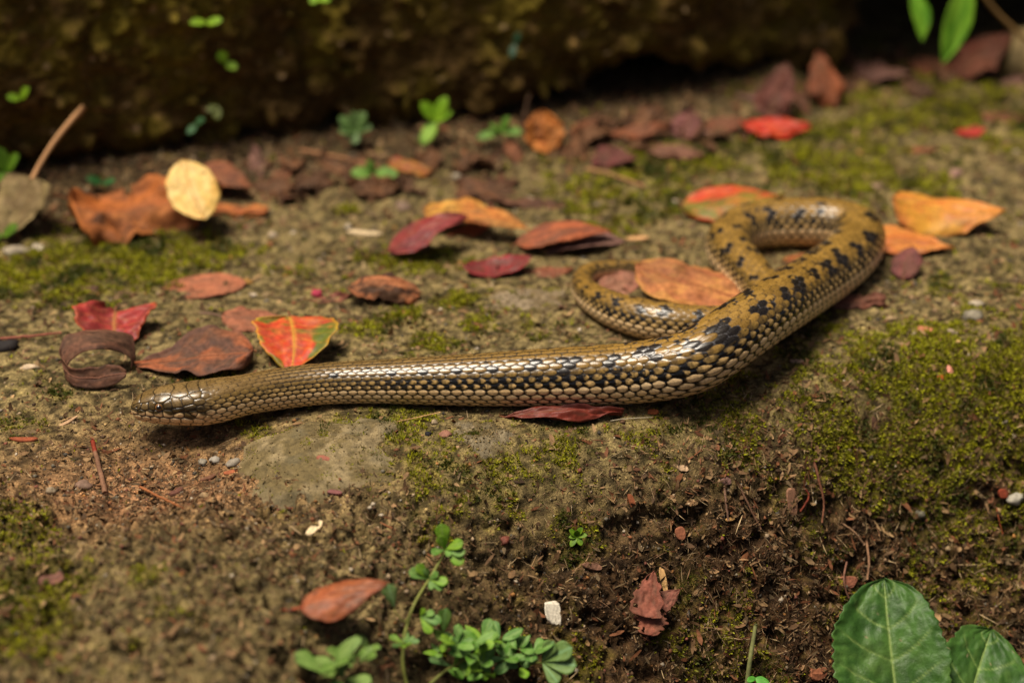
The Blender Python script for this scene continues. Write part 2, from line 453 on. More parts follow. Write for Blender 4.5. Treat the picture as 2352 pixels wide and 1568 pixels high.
# theta 0 = dorsal midline; dense on the visible upper part
uu = np.linspace(-1, 1, NTH, endpoint=False)
th = math.pi * uu
Sg, Tg = np.meshgrid(s_ax, th, indexing='ij')
ns = len(s_ax)

# body cross-section with flattened belly
ct, st = np.cos(Tg), np.sin(Tg)
Rg = RR[:, None] * np.ones_like(Tg)
w_b = Rg * 1.02 * np.sign(st) * np.abs(st) ** .96
h_b = np.where(ct > 0, Rg * ct, -Rg * .97 * np.abs(ct) ** .85)
# head profile
hs = np.array([0, .06, .16, .35, .6, 1.0, 1.5, 2.1, 2.8, 3.4, 4.1, 5.0, 5.6])
hw = np.interp(Sg, hs, [.0, .22, .36, .50, .60, .70, .80, .90, .96, .97, .94, .91, .90])
htp = np.interp(Sg, hs, [.0, .14, .24, .36, .45, .56, .66, .72, .76, .78, .79, .80, .84])
hbt = np.interp(Sg, hs, [.0, .22, .36, .50, .58, .64, .69, .74, .80, .84, .83, .80, .82])
q = .82
hw, htp, hbt = hw * 1.13, htp * 1.20, hbt * 1.18
w_h = hw * np.sign(st) * np.abs(st) ** q
h_h = np.where(ct > 0, htp * np.abs(ct) ** .9, -hbt * np.abs(ct) ** .95)
# slight droop of the snout axis
axz = -.10 * (1 - np.clip(Sg / 1.2, 0, 1)) ** 2
mb = smooth(3.8, 5.8, Sg)
Wd = w_h * (1 - mb) + w_b * mb; Ht = (h_h + axz) * (1 - mb) + h_b * mb

# --- scale lattice
Ls = .41 * RR + .07
tau = np.cumsum(np.r_[0, np.diff(s_ax) / (.5 * (Ls[1:] + Ls[:-1]))])
TAU = tau[:, None] * np.ones_like(Tg)
KS = 12.7 / 15.2
ROW = Tg / math.radians(12.7)
ak = np.abs(ROW) * KS
best = np.full(Tg.shape, -9.); bx = np.zeros_like(Tg); by = np.zeros_like(Tg); brho = np.ones_like(Tg); bk = np.zeros_like(Tg); bi = np.zeros_like(Tg)
k0 = np.round(ROW)
for dk in (-1, 0, 1):
    k = k0 + dk
    off = np.where(np.mod(k, 2) == 0, 0., .5)
    i0 = np.floor(TAU - off)
    for di in (0, 1):
        i = i0 + di
        jx = (hash3(i.astype(int), k.astype(int), np.zeros_like(i, dtype=int), 5) - .5) * .08
        x = TAU - off - i + jx; y = ROW - k
        lat = smooth(3.0, 5.0, np.abs(k) * KS)
        a = .60 - .06 * lat; b = .68 - .07 * lat
        rho = ((np.abs(x - .02) / a) ** 1.9 + (np.abs(y) / b) ** 1.9) ** (1 / 1.9)
        hgt = .50 * (1 - np.clip(rho, 0, 1.3) ** 4.5) + .42 * x + .35 + .12 * np.exp(-(y / .10) ** 2)
        hgt = np.where(rho < 1, hgt, -.05 - .3 * (rho - 1))
        m = hgt > best
        best = np.where(m, hgt, best); bx = np.where(m, x, bx); by = np.where(m, y, by); brho = np.where(m, rho, brho); bk = np.where(m, k, bk); bi = np.where(m, i, bi)
amp = .066 * np.clip(Rg / 1.3, .2, 1.1) * smooth(2.9, 4.0, Sg) * smooth(10.2, 9.2, ak)
disp_b = np.clip(best, -.12, 1.2) * amp
# --- ventral plates
vent = smooth(9.0, 9.6, ak)
disp_b = disp_b + vent * .03 * (np.mod(TAU, 1) - .5) * np.clip(Rg, .2, 1.2) * smooth(4.5, 6, Sg)

# --- head plates: seeds in (s, |theta| deg)
seeds = [(.05, 0, 0), (.30, 22, 1), (.78, 24, 1), (1.60, 0, 1), (1.52, 42, 1), (2.45, 20, 1), (.40, 60, 1), (.80, 66, 1), (1.12, 64, 1), (1.42, 66, 5), (1.80, 62, 1), (2.2, 58, 1), (2.25, 80, 1), (2.7, 52, 1), (2.8, 72, 1), (2.75, 92, 1),
         (3.0, 12, 1), (3.1, 36, 1), (3.2, 56, 1), (3.25, 76, 1), (3.2, 96, 2)]
for s_ in (.28, .62, .98, 1.36, 1.78, 2.28, 2.85): seeds.append((s_, 89 - 1 * s_, 2))
for s_ in (.42, .80, 1.2, 1.62, 2.08, 2.6, 3.1): seeds.append((s_, 112, 3))
for s_ in (.6, 1.0, 1.5, 2.0, 2.5, 3.0): seeds.append((s_, 132, 4))
for s_ in (.4, 1.3, 2.3, 3.1): seeds.append((s_, 162, 4))
for s_ in (3.45, 3.75, 4.05, 4.35):
    for j, t_ in enumerate(range(8, 170, 16)): seeds.append((s_ + (.15 if j % 2 else 0), t_, 1 if t_ < 80 else 2))
hd = Sg < 4.6
ia, ib = np.where(hd)
hsx = Sg[ia, ib]; hta = np.degrees(np.abs(Tg[ia, ib]))
loc_r = np.interp(hsx, hs, [.25, .3, .4, .5, .6, .68, .76, .84, .9, .92, .9, .85, .85])
D1 = np.full(len(ia), 99.); D2 = np.full(len(ia), 99.); kid = np.zeros(len(ia), int); kind_h = np.zeros(len(ia), int)
for n_, (s_, t_, kd) in enumerate(seeds):
    d = np.hypot((hsx - s_) * .8, np.radians(hta - t_) * loc_r)
    new = d < D1
    D2 = np.where(new, D1, np.minimum(D2, d)); kid = np.where(new, n_, kid); kind_h = np.where(new, kd, kind_h); D1 = np.where(new, d, D1)
edge = D2 - D1
disp_h = .034 * smooth(.0, .09, edge) + .012 * smooth(.3, 0., D1)
mouth = np.exp(-((hta - (101 - 1.0 * hsx)) / 2.2) ** 2) * smooth(3.1, 2.6, hsx)
disp_h -= .035 * mouth
# brow ridge and eye socket
disp_h += .05 * np.exp(-(((hsx - 1.42) / .32) ** 2 + ((hta - 50) / 9) ** 2))
disp_h -= .06 * np.exp(-(((hsx - 1.42) / .17) ** 2 + ((hta - 70) / 10) ** 2))
disp_h -= .07 * np.exp(-(((hsx - .40) / .045) ** 2 + ((hta - 62) / 5) ** 2))          # nostril
Dh = np.zeros_like(Sg); Dh[ia, ib] = disp_h
mh = smooth(3.9, 3.2, Sg)
disp = disp_b * (1 - mh) + Dh * mh

rad = np.sqrt(Wd ** 2 + Ht ** 2) + 1e-6
fac = 1 + disp / np.maximum(rad, .15)
V = AX[:, None] + (Wd * fac)[..., None] * Bv[:, None] + (Ht * fac)[..., None] * Nv[:, None]

# --- pigment
tiny = vn(Sg * 9, Tg * Rg * 9, seed=301); mid = fbm(Sg * 2.2, Tg * Rg * 2.2, oct=3, seed=305)
sid = hash3(bi.astype(int), bk.astype(int), np.zeros_like(bi, dtype=int), 77)
olive = mixc(lin(116, 88, 36), lin(148, 114, 52), sid)
olive_head = lin(104, 82, 46)
cream = mixc(lin(232, 194, 138), lin(246, 212, 160), sid)
black = lin(16, 15, 15)
skin = lin(46, 40, 34)
ka = np.abs(bk) * KS
C = olive.copy()
front_brown = smooth(26, 12, Sg)  # forepart of the body has a browner back
C = mixc(C, mixc(lin(120, 96, 56), lin(92, 72, 40), sid), front_brown * .85)
# black anterior halves on the flank rows
flank = smooth(2.6, 4.0, ka) * (1 - smooth(5.1, 5.3, ka))
half = smooth(.10, -.12, bx + (tiny - .5) * .35 - .02 + (sid - .5) * .4)
C = mixc(C, mixc(lin(124, 98, 46), lin(200, 164, 106), smooth(3.5, 5.2, ka)), flank)
C = mixc(C, lin(40, 36, 14), flank * smooth(.5, .75, tiny) * .55)
tailward = smooth(52, 75, Sg)
C = mixc(C, np.broadcast_to(black, C.shape), np.clip(flank * half * (.35 + .65 * smooth(6, 14, Sg)), 0, 1))
cr = smooth(5.1, 5.3, ka)
C = mixc(C, cream, cr)
C = mixc(C, np.broadcast_to(black, C.shape), cr * smooth(-.26, -.40, bx + (tiny - .5) * .2) * smooth(8, 22, Sg) * .9)
# dorsal blotches: staggered clusters of black scales
blot = np.zeros_like(Sg)
TAUc = TAU - bx
for side in (-1, 1):
    per = 3.0
    cellf = (TAUc + (0 if side > 0 else per / 2)) / per
    ci = np.floor(cellf); jit = hash3(ci.astype(int), np.full(ci.shape, side + 5), np.zeros(ci.shape, dtype=int), 91)
    dx = (cellf - ci - .5 + (jit - .5) * .3) * per
    ck = side * (1.7 + .9 * jit)
    wide = (.78 + .3 * jit) * (1 - .45 * smooth(40, 50, Sg))
    blot = np.maximum(blot, 1.25 - np.sqrt((dx / wide) ** 2 + ((bk * KS - ck) / (1.35 + .6 * jit)) ** 2))
blot = blot + (sid - .5) * .7 + (mid - .5) * .25 + (tiny - .5) * .25 + .12 * (brho - .52)
strength = smooth(13, 26, Sg)
bl = smooth(.34, .42, blot - (1 - strength) * .55) * smooth(4.4, 3.4, ak) * smooth(5, 9, Sg)
C = mixc(C, np.broadcast_to(black, C.shape), bl * .97)
# skin between scales
gapm = smooth(.84 - .10 * smooth(2.5, 4.5, ak), .97 - .08 * smooth(2.5, 4.5, ak), brho)
skc = mixc(np.broadcast_to(skin, C.shape), np.broadcast_to(black, C.shape), smooth(2.6, 4.2, ak))
skc = mixc(skc, np.broadcast_to(lin(86, 84, 86), C.shape), bl * smooth(3.6, 2.6, ak))
C = mixc(C, skc, gapm * smooth(9.4, 8.6, ak))
C = mixc(C, lin(214, 180, 130) * np.ones_like(C), smooth(8.6, 9.2, ak))
# neck: each row edged dark, so fine pale and dark lines run along it
neck = smooth(5, 7.5, Sg) * smooth(30, 16, Sg) * smooth(6.2, 5.2, ak)
C = mixc(C, np.broadcast_to(lin(26, 23, 18), C.shape), neck * smooth(.30, .44, np.abs(by) + (tiny - .5) * .12) * .85)
C = mixc(C, C * 1.35, neck * smooth(.26, .1, np.abs(by)) * .6)
# head pigment
pc = hash3(kid, kid * 3 + 1, kid * 0, 55)
hc = mixc(lin(96, 76, 42), lin(122, 98, 58), pc)
hc = mixc(hc, lin(50, 40, 20) * np.ones_like(hc), smooth(52, 66, hta) * .4)
fine_h = vn(hsx * 14, hta * .22, seed=311)
hc = mixc(hc, lin(58, 46, 22) * np.ones_like(hc), smooth(.55, .8, fine_h) * .5)
lab = (kind_h == 2); low = (kind_h >= 3) & (kind_h != 5)
hc = np.where(lab[:, None], mixc(lin(64, 52, 26) * np.ones_like(hc), cream[ia, ib], smooth(84, 90, hta + 4 * np.sin(hsx * 9) - smooth(2.2, 3.4, hsx) * 3)), hc)
hc = np.where(low[:, None], cream[ia, ib], hc)
# dark stripe behind the eye
stripe = np.exp(-((hta - (69 + 3.2 * (hsx - 1.4))) / 6) ** 2) * smooth(1.5, 1.8, hsx)
hc = mixc(hc, lin(30, 25, 14) * np.ones_like(hc), np.clip(stripe * .9, 0, 1))
hc = mixc(hc, lin(24, 19, 13) * np.ones_like(hc), smooth(.06, .015, edge) * .95)
hc = mixc(hc, lin(20, 16, 12) * np.ones_like(hc), np.clip(mouth * .9, 0, 1))
hc = mixc(hc, lin(12, 10, 8) * np.ones_like(hc), np.exp(-(((hsx - .40) / .05) ** 2 + ((hta - 62) / 6) ** 2)))
CH = np.zeros_like(C); CH[ia, ib] = hc
C = mixc(C, CH, mh)

f = grid_faces(ns, NTH, True)
org = np.array([AX[:, 0].mean(), AX[:, 1].mean(), 0])
snake = thing('snake', 'olive brown snake with black blotches and cream flanks lying coiled on the ledge', 'snake', org)
verts = V.reshape(-1, 3) - org
tip0 = AX[0] - T[0] * .0 + np.array([0, 0, -.10]) - org; tip1 = AX[-1] + T[-1] * .05 - org
me = mk_mesh('body', verts, f, C.reshape(-1, 3), M_SNAKE)
mk_obj('body', me, snake)

# --- eyes
def mat_plain(name, col, rough=.3, spec=.5, coat=0):
    m = bpy.data.materials.new(name); m.use_nodes = True
    N, Lk = m.node_tree.nodes, m.node_tree.links; b = N['Principled BSDF']
    nz = N.new('ShaderNodeTexNoise'); nz.inputs['Scale'].default_value = 1500
    cr_ = N.new('ShaderNodeValToRGB'); cr_.color_ramp.elements[0].color = (*[c * .7 for c in col], 1); cr_.color_ramp.elements[1].color = (*[min(1, c * 1.3) for c in col], 1)
    Lk.new(nz.outputs[0], cr_.inputs[0]); Lk.new(cr_.outputs[0], b.inputs['Base Color'])
    b.inputs['Roughness'].default_value = rough; b.inputs['Specular IOR Level'].default_value = spec; b.inputs['Coat Weight'].default_value = coat
    return m
M_IRIS = mat_plain('iris', lin(120, 78, 34), .2, .6, 1.); M_PUPIL = mat_plain('pupil', lin(10, 8, 8), .06, .7, 1.)
def ball(r, n=16, m=10, sq=(1, 1, 1)):
    v = []; 
    for i in range(m + 1):
        a = math.pi * i / m
        for j in range(n):
            b = 2 * math.pi * j / n
            v.append((r * math.sin(a) * math.cos(b) * sq[0], r * math.sin(a) * math.sin(b) * sq[1], r * math.cos(a) * sq[2]))
    return np.array(v), grid_faces(m + 1, n, True)
ie = int(np.argmin(np.abs(s_ax - 1.42)))
for sgn in (1, -1):
    je = int(np.argmin(np.abs(th - sgn * math.radians(68))))
    p = V[ie, je] - org
    outw = Bv[ie] * sgn * .9 + Nv[ie] * .35; outw /= np.linalg.norm(outw)
    bv_, bf_ = ball(.185)
    e = mk_obj('eye', mk_mesh('eye', bv_, bf_, None, M_IRIS), snake, p - outw * .03)
    pv_, pf_ = ball(.14)
    mk_obj('pupil', mk_mesh('pupil', pv_, pf_, None, M_PUPIL), e, outw * .066)
# ------------------------------------------------------------------ leaves
SHAPES = {
    'oval':   ([0, .04, .12, .28, .5, .72, .88, .96, 1], [.0, .30, .58, .90, 1., .90, .60, .34, .0]),
    'ovate':  ([0, .03, .10, .25, .42, .65, .85, .95, 1], [.0, .34, .68, .98, 1., .74, .36, .14, .0]),
    'obovate': ([0, .08, .25, .5, .72, .88, .96, 1], [.0, .16, .40, .76, 1., .86, .50, .0]),
    'lance':  ([0, .05, .2, .4, .6, .8, .93, 1], [.0, .26, .72, 1., .88, .55, .22, .0]),
    'strip':  ([0, .04, .15, .5, .85, .96, 1], [.2, .7, .95, 1., .9, .6, .2]),
    'heart':  ([0, .02, .08, .2, .36, .58, .8, .93, 1], [.1, .5, .82, .98, 1., .85, .50, .2, .0]),
    'blunt':  ([0, .02, .08, .2, .4, .62, .8, .9, .96, 1], [.1, .4, .72, .94, 1., .9, .70, .52, .34, .05]),
    'spade':  ([0, .02, .06, .2, .45, .7, .88, .97, 1], [.75, .9, .97, 1., .86, .58, .28, .08, .0]),
}
def blade(L, W, shape, curlL=0., curlW=0., fold=0., twist=0., wave=.04, ragged=.04, seed=0, nu=40, nv=23, curl_at=None):
    """leaf blade in its own frame: +X tip, +Z upper face. Returns verts (nu,nv,3), u, v grids"""
    us, ws = SHAPES[shape]
    u = np.linspace(0, 1, nu); v = np.linspace(-1, 1, nv)
    w = np.interp(u, us, ws)
    w = np.convolve(np.pad(w, 1, mode='edge'), [.2, .6, .2], 'valid'); w[0] = ws[0] * .6 + .01; w[-1] = .012
    U, Vv = np.meshgrid(u, v, indexing='ij')
    rag = 1 + ragged * 2 * (vn(U * 9 + 40 * (Vv > 0), np.full_like(U, seed * 1.7), seed=seed) - .5) * np.abs(Vv) + ragged * (vn(U * 26 + 40 * (Vv > 0), np.full_like(U, seed * 2.3), seed=seed + 1) - .5) * np.abs(Vv)
    rs = np.random.default_rng(seed); lat = rs.uniform(-.22, .22) * (1 if ragged > .03 else .3)
    asym = 1 + np.sign(Vv) * rs.uniform(-.13, .13) * np.sin(U * 3.1)
    Y = Vv * w[:, None] * W / 2 * rag * asym
    # spine with varying curvature
    kap = np.radians(curlL) * np.ones(nu)
    if curl_at is not None:
        kap = np.radians(curlL) * np.exp(-((u - curl_at) / .2) ** 2) * 2.8
    phi = np.cumsum(kap) / nu; phi = phi - phi[nu // 2]
    dx = L / (nu - 1)
    sx = np.r_[0, np.cumsum(np.cos(.5 * (phi[1:] + phi[:-1])) * dx)]; sz = np.r_[0, np.cumsum(np.sin(.5 * (phi[1:] + phi[:-1])) * dx)]
    sx -= sx[nu // 2]; sz -= sz[nu // 2]
    if abs(curlW) > 1:
        Rw = W / 2 / (math.radians(curlW) / 2)
        y2 = Rw * np.sin(Y / Rw); z2 = Rw * (1 - np.cos(Y / Rw))
    else:
        y2, z2 = Y, 0 * Y
    if fold:
        y3 = y2 * math.cos(math.radians(fold)); z2 = z2 + np.abs(y2) * math.sin(math.radians(fold)); y2 = y3
    z2 = z2 + wave * W * 2 * (fbm(U * 3.1 + seed, Vv * 1.5 + seed * .3, oct=2, seed=seed + 5) - .5) * (.35 + np.abs(Vv))
    z2 = z2 + wave * W * .55 * (fbm(U * 9 + seed, Vv * 4.5, oct=2, seed=seed + 6) - .5) * 2 * smooth(0, .2, np.abs(Vv))
    if twist:
        a = np.radians(twist) * (U - .5); y4 = y2 * np.cos(a) - z2 * np.sin(a); z2 = y2 * np.sin(a) + z2 * np.cos(a); y2 = y4
    y2 = y2 + L * lat * ((U - .5) ** 2 - .12)
    P = np.stack([sx[:, None] - np.sin(phi)[:, None] * z2, y2, sz[:, None] + np.cos(phi)[:, None] * z2], -1)
    return P, U, Vv

def pigment(U, V, c1, c2, c3, seed, spots=.3, edge=None, vein=None, veinw=.022, nveins=7, mixlo=.35, mixhi=.65, spotc=None, grime=0.):
    n = fbm(U * 3.2 + seed, V * 1.9 + seed * 2.1, oct=3, seed=seed + 11); n2 = fbm(U * 9 + seed, V * 5, oct=3, seed=seed + 13)
    c = mixc(c1, c2, smooth(mixlo, mixhi, n)); c = mixc(c, c3, smooth(.5, .75, n2) * .55)
    if spots:
        sp = fbm(U * 6 + seed * 3, V * 3.4, oct=2, seed=seed + 17)
        c = mixc(c, (lin(44, 30, 24) if spotc is None else spotc) * np.ones_like(c), smooth(.70, .78, sp + spots * .12) * .8 * min(1, spots * 2))
    dirt = fbm(U * 4.3 + seed * 1.3, V * 2.6 - seed, oct=4, seed=seed + 19, gain=.62)
    c = mixc(c, np.array([.105, .058, .032]) * np.ones_like(c), (.26 + .60 * smooth(.44, .66, dirt)) * grime)
    if edge is not None:
        c = mixc(c, edge * np.ones_like(c), smooth(.88, .99, np.abs(V)) * .7)
    if vein is not None:
        ph = (U - np.abs(V) * .22) * nveins
        sv = np.exp(-((ph - np.round(ph)) / .07) ** 2) * .28 * smooth(.98, .7, np.abs(V))
        c = mixc(c, vein * np.ones_like(c), np.clip(np.maximum(sv, np.exp(-(V / veinw) ** 2) * .55), 0, 1))
    return c

def cut_edges(P, U, V, seed, amount):
    """mask of faces lost to tears at the margin"""
    n = fbm(U * 5 + seed, V * 3.3 - seed, oct=2, seed=seed + 23)
    return (np.abs(V) > .55) & (n > 1 - amount)

LEAFN = [0]
def leaf(label, px, py, L, W, yaw, pitch=0., roll=0., curlL=0., curlW=0., fold=0., twist=0., shape='ovate', cols=None, edge=None, vein=None, spots=.3, stalk=1.0, stalkc=None,
         lift=.0, mat=None, group='fallen leaves scattered on the ledge', wave=.075, ragged=.09, cat='leaf', sink=.08, tear=0., thick=.028, curl_at=None, name='fallen_leaf', mixlo=.35, mixhi=.65, spotc=None, rib=True, nveins=7, rawtilt=None, stalk_to=None, stalk_r=.065, grime=None):
    LEAFN[0] += 1; seed = 400 + LEAFN[0] * 7
    far = float((at_ground(px, py) - CAMP) @ FW) / 95 * .99 if py > 420 else .93
    L *= far; W *= far
    if py < 400: wave = max(wave, .15); ragged = max(ragged, .17)
    P, U, Vv = blade(L, W, shape, curlL, curlW, fold, twist, wave, ragged, seed, curl_at=curl_at)
    nu, nv = U.shape
    R = np.array(Matrix.Rotation(math.radians(abs(roll) * .7 if rawtilt is None else rawtilt), 3, 'X') @ Euler((0, math.radians(-pitch), math.radians(yaw)), 'XYZ').to_matrix())
    Q = P.reshape(-1, 3) @ R.T
    dz = 0.
    for _ in range(5):
        c = at_ground(px, py, max(dz, 0.02)) if dz < 8 else at_ground(px, py, 8)
        gz = ground_z(Q[:, 0] + c[0], Q[:, 1] + c[1])
        need = np.quantile(gz - Q[:, 2], .97) - sink + lift     # height of centre so that the blade rests on the soil
        dz = float(need - ground_z(c[0], c[1]))
    c[2] = float(need)
    base = np.array([c[0], c[1], c[2] + Q[:, 2].min()])
    root = thing(name, label, cat, base, group)
    A, B, D = [lin(*k) * .86 + lin(120, 88, 60) * .07 for k in cols]
    C = pigment(U, Vv, A, B, D, seed, spots, None if edge is None else lin(*edge), None if vein is None else lin(*vein), mixlo=mixlo, mixhi=mixhi, spotc=spotc, nveins=nveins, grime=(.4 if mat is M_WAXY else .62) if grime is None else grime)
    F = grid_faces(nu, nv)
    if tear:
        lost = cut_edges(P, U, Vv, seed, tear).ravel()
        F = F[~lost[F].any(1)]
    me = mk_mesh('blade', Q + c - base, F, C.reshape(-1, 3), mat or M_DRY)
    b = mk_obj('blade', me, root)
    so = b.modifiers.new('thickness', 'SOLIDIFY'); so.thickness = thick * S; so.offset = 0
    mid = Q.reshape(nu, nv, 3)[:, nv // 2]
    nrm = R @ np.array([0, 0, 1.])
    vc = lin(*(vein or stalkc or (120, 84, 52)))
    if rib:
        r = np.linspace(.034, .010, nu) * max(.5, min(1.3, W / 2.5))
        tv, tf = tube(mid[1:-2:2] + nrm * .012 + c - base, r[1:-2:2], 6)
        mk_obj('midrib', mk_mesh('midrib', tv, tf, np.tile(vc * .62 + lin(96, 64, 42) * .2, (len(tv), 1)), M_WOOD), b)
    if stalk:
        d = mid[0] - mid[3]; d /= np.linalg.norm(d)
        k = np.linspace(0, stalk, 7)
        pth = mid[1] + d * k[:, None] + np.array([0, 0, .12]) * np.sin(k / max(stalk, .1) * 2.5)[:, None]
        if stalk_to is not None:
            e_ = at_depth(stalk_to[0], stalk_to[1], float((mid[1] + c - CAMP) @ FW) + stalk_to[2]) - c
            q_ = np.linspace(0, 1, 7)[:, None]; pth = mid[1] * (1 - q_) + e_ * q_ + np.array([-.25, 0, 0]) * np.sin(q_ * 3.14)
        gz = ground_z(pth[:, 0] + c[0], pth[:, 1] + c[1]) - c[2] + .04
        pth[:, 2] = np.maximum(pth[:, 2], gz)
        tv, tf = tube(pth + c - base, np.linspace(stalk_r * .8, stalk_r, 7) * max(.6, min(1.2, W / 2.5)), 6)
        sc_ = lin(*(stalkc or (118, 78, 50)))
        mk_obj('stalk', mk_mesh('stalk', tv, tf, np.tile(sc_, (len(tv), 1)), M_WOOD), root)
    return root

def curled_strip(label, pts, wv):
    """a leaf dried into a curl: spine through picture points at given heights, blade widths and width directions"""
    P = np.array([np.r_[at_ground(a, b, h), w] for a, b, h, w in pts]); Wv = np.array(wv, float)
    Q = crom(np.hstack([P, Wv]), 6); n = len(Q); v = np.linspace(0, 1, 11)
    d = Q[:, 4:]; d /= np.linalg.norm(d, axis=1)[:, None]
    t = np.gradient(Q[:, :3], axis=0); t /= np.linalg.norm(t, axis=1)[:, None]; nr = np.cross(t, d)
    U, V = np.meshgrid(np.linspace(0, 1, n), v, indexing='ij')
    wob = (fbm(U * 9, V * 3, oct=2, seed=8) - .5) * .22
    G = Q[:, None, :3] + d[:, None] * (Q[:, 3, None] * V * (1 + .12 * (vn(U * 22, V * 0, seed=4) - .5)))[..., None] + nr[:, None] * (wob + .22 * (V - .5) ** 2)[..., None]
    base = np.array([P[:, 0].mean(), P[:, 1].mean(), P[:, 2].min()])
    root = thing('fallen_leaf', label, 'leaf', base, 'fallen leaves scattered on the ledge')
    C = pigment(U * 2, V * 2 - 1, lin(104, 68, 52), lin(80, 54, 44), lin(128, 86, 64), 77, .5, grime=.6)
    o = mk_obj('blade', mk_mesh('blade', G.reshape(-1, 3) - base, grid_faces(n, 11), C.reshape(-1, 3), M_DRY), root)
    so = o.modifiers.new('thickness', 'SOLIDIFY'); so.thickness = .03 * S; so.offset = 0
    tv, tf = tube(G[::3, 5] + nr[::3] * .02 - base, .03, 6)
    mk_obj('midrib', mk_mesh('midrib', tv, tf, np.tile(lin(120, 80, 62), (len(tv), 1)), M_WOOD), o)
RUST = ((168, 84, 40), (120, 62, 36), (198, 116, 62)); BROWN = ((116, 78, 52), (90, 62, 44), (146, 100, 64)); MAUVE = ((122, 88, 80), (150, 108, 96), (96, 70, 66))
CRIM = ((140, 30, 40), (168, 52, 52), (110, 36, 44)); ORNG = ((206, 124, 62), (182, 96, 48), (222, 158, 74)); YELL = ((226, 172, 72), (208, 140, 56), (236, 196, 100))
SALM = ((186, 112, 78), (160, 92, 66), (204, 134, 92)); RED = ((200, 52, 26), (168, 34, 34), (222, 96, 36)); PURP = ((98, 44, 48), (124, 62, 62), (80, 46, 48))

# ----- against the boulder, left
leaf('khaki dry leaf with a long bare stalk propped upright against the boulder', 42, 486, 3.4, 3.3, -125, -46, 0, 10, 30, shape='spade', cols=((150, 132, 86), (126, 110, 70), (170, 150, 104)), spots=.1, stalk=5.6, stalk_to=(192, 246, 1.5), stalk_r=.15, stalkc=(176, 132, 90), vein=(130, 112, 76))
leaf('large curled rust-brown leaf under the yellow leaf beside the boulder', 335, 470, 7.2, 5.0, 12, 4, 26, 60, -50, twist=26, grime=.3, shape='heart', cols=((186, 104, 46), (134, 78, 42), (204, 128, 64)), spots=.7, stalk=1.2, wave=.2, ragged=.2, vein=(190, 110, 60), tear=.3)
leaf('pale yellow oval leaf leaning on the rust-brown leaf', 441, 432, 3.4, 2.4, 112, 14, 30, -14, -20, shape='oval', cols=((240, 200, 112), (244, 208, 130), (232, 174, 82)), spots=.0, stalk=0, lift=1.6, grime=.12, wave=.05, ragged=.04, vein=(214, 160, 84), mat=M_WAXY)
leaf('brown leaf humped behind the yellow leaf at the boulder foot', 518, 405, 4.0, 2.5, -28, 4, -30, -30, -40, shape='ovate', cols=((150, 88, 56), (118, 70, 52), (172, 104, 66)), spots=.2, stalk=.6, lift=.7)
leaf('ragged orange strip of leaf beside the yellow leaf', 545, 482, 3.2, 1.1, -8, 2, -20, 10, 20, shape='strip', cols=ORNG, spots=.2, stalk=0, ragged=.3, wave=.15, tear=.35, lift=.2)
leaf('dull brown crumpled leaf flat under the rust-brown leaf', 215, 505, 3.4, 1.9, 10, 0, -12, 14, 20, shape='lance', cols=BROWN, spots=.4, stalk=.6, wave=.2, ragged=.2)
# ----- left ledge
leaf('flat salmon oval leaf lying alone on green algae', 472, 657, 4.0, 2.3, 8, 2, 6, -10, 14, shape='oval', cols=((196, 118, 84), (178, 106, 76), (150, 96, 78)), spots=.15, stalk=.25, vein=(176, 106, 76), wave=.03, ragged=.02)
leaf('small dark brown leaf scrap near the salmon oval leaf', 195, 672, 1.5, .9, 28, 4, -14, 20, 30, shape='ovate', cols=((96, 66, 54), (82, 56, 48), (112, 80, 66)), spots=.1, stalk=.2)
leaf('crimson leaf folded like a trough with an orange raised tip', 266, 760, 3.0, 3.9, -78, -14, 0, -16, 44, 6, shape='spade', cols=((156, 38, 48), (176, 54, 54), (120, 40, 44)), edge=(196, 92, 44), spots=.25, stalk=.3, vein=(186, 130, 70), wave=.10, twist=18, mat=M_WAXY)
curled_strip('brown leaf rolled into an open ring beside the snake head', [(306, 846, .25, 1.0), (300, 822, .75, 1.7), (270, 804, 1.35, 1.9), (230, 800, 1.75, 1.8), (190, 806, 1.65, 1.6), (160, 830, 1.1, 1.5), (150, 860, .5, 1.2), (160, 880, .25, .9), (185, 890, .15, .9), (225, 893, .15, 1.1), (262, 884, .3, 1.0), (290, 866, .6, .35)],
             [(0, .9, .25), (0, .95, .1), (.1, .95, 0), (0, .95, .1), (-.1, .9, .2), (-.2, .7, .45), (-.2, .4, .6), (0, .3, .7), (0, .4, .7), (0, .5, .7), (0, .5, .7), (0, .4, .7)])
leaf('broad brown leaf lying flat beside the snake head', 442, 822, 5.6, 3.5, 186, -3, 12, -16, 26, shape='ovate', cols=((162, 88, 54), (92, 64, 54), (170, 100, 62)), mixlo=.44, mixhi=.56, edge=(104, 72, 60), spots=.6, spotc=lin(84, 62, 54), stalk=.3, vein=(160, 98, 68), wave=.10, ragged=.07, lift=.3)
leaf('salmon leaf with a straight top edge tucked behind the red and green leaf', 590, 733, 3.4, 2.1, -6, 0, -10, -6, -20, shape='ovate', cols=((172, 106, 78), (156, 94, 70), (188, 118, 86)), spots=.2, stalk=1.3, stalkc=(130, 100, 84), lift=.1)
leaf('red orange and green heart-shaped leaf pointing at the snake', 671, 786, 4.0, 4.0, -84, -15, 0, -18, 44, 0, shape='heart', cols=((206, 66, 34), (92, 108, 28), (222, 110, 46)), edge=(208, 158, 48), spots=.15, stalk=.3, vein=(214, 160, 60), mat=M_WAXY, wave=.04, mixlo=.52, mixhi=.62, lift=.2)
leaf('dark curled leaf with a pale orange lip', 882, 648, 3.6, 1.6, 176, 3, 20, -60, -90, shape='strip', cols=((186, 112, 70), (66, 42, 32), (198, 128, 84)), spots=.2, stalk=.2, wave=.2, ragged=.2, mixlo=.46, mixhi=.54, lift=.3)
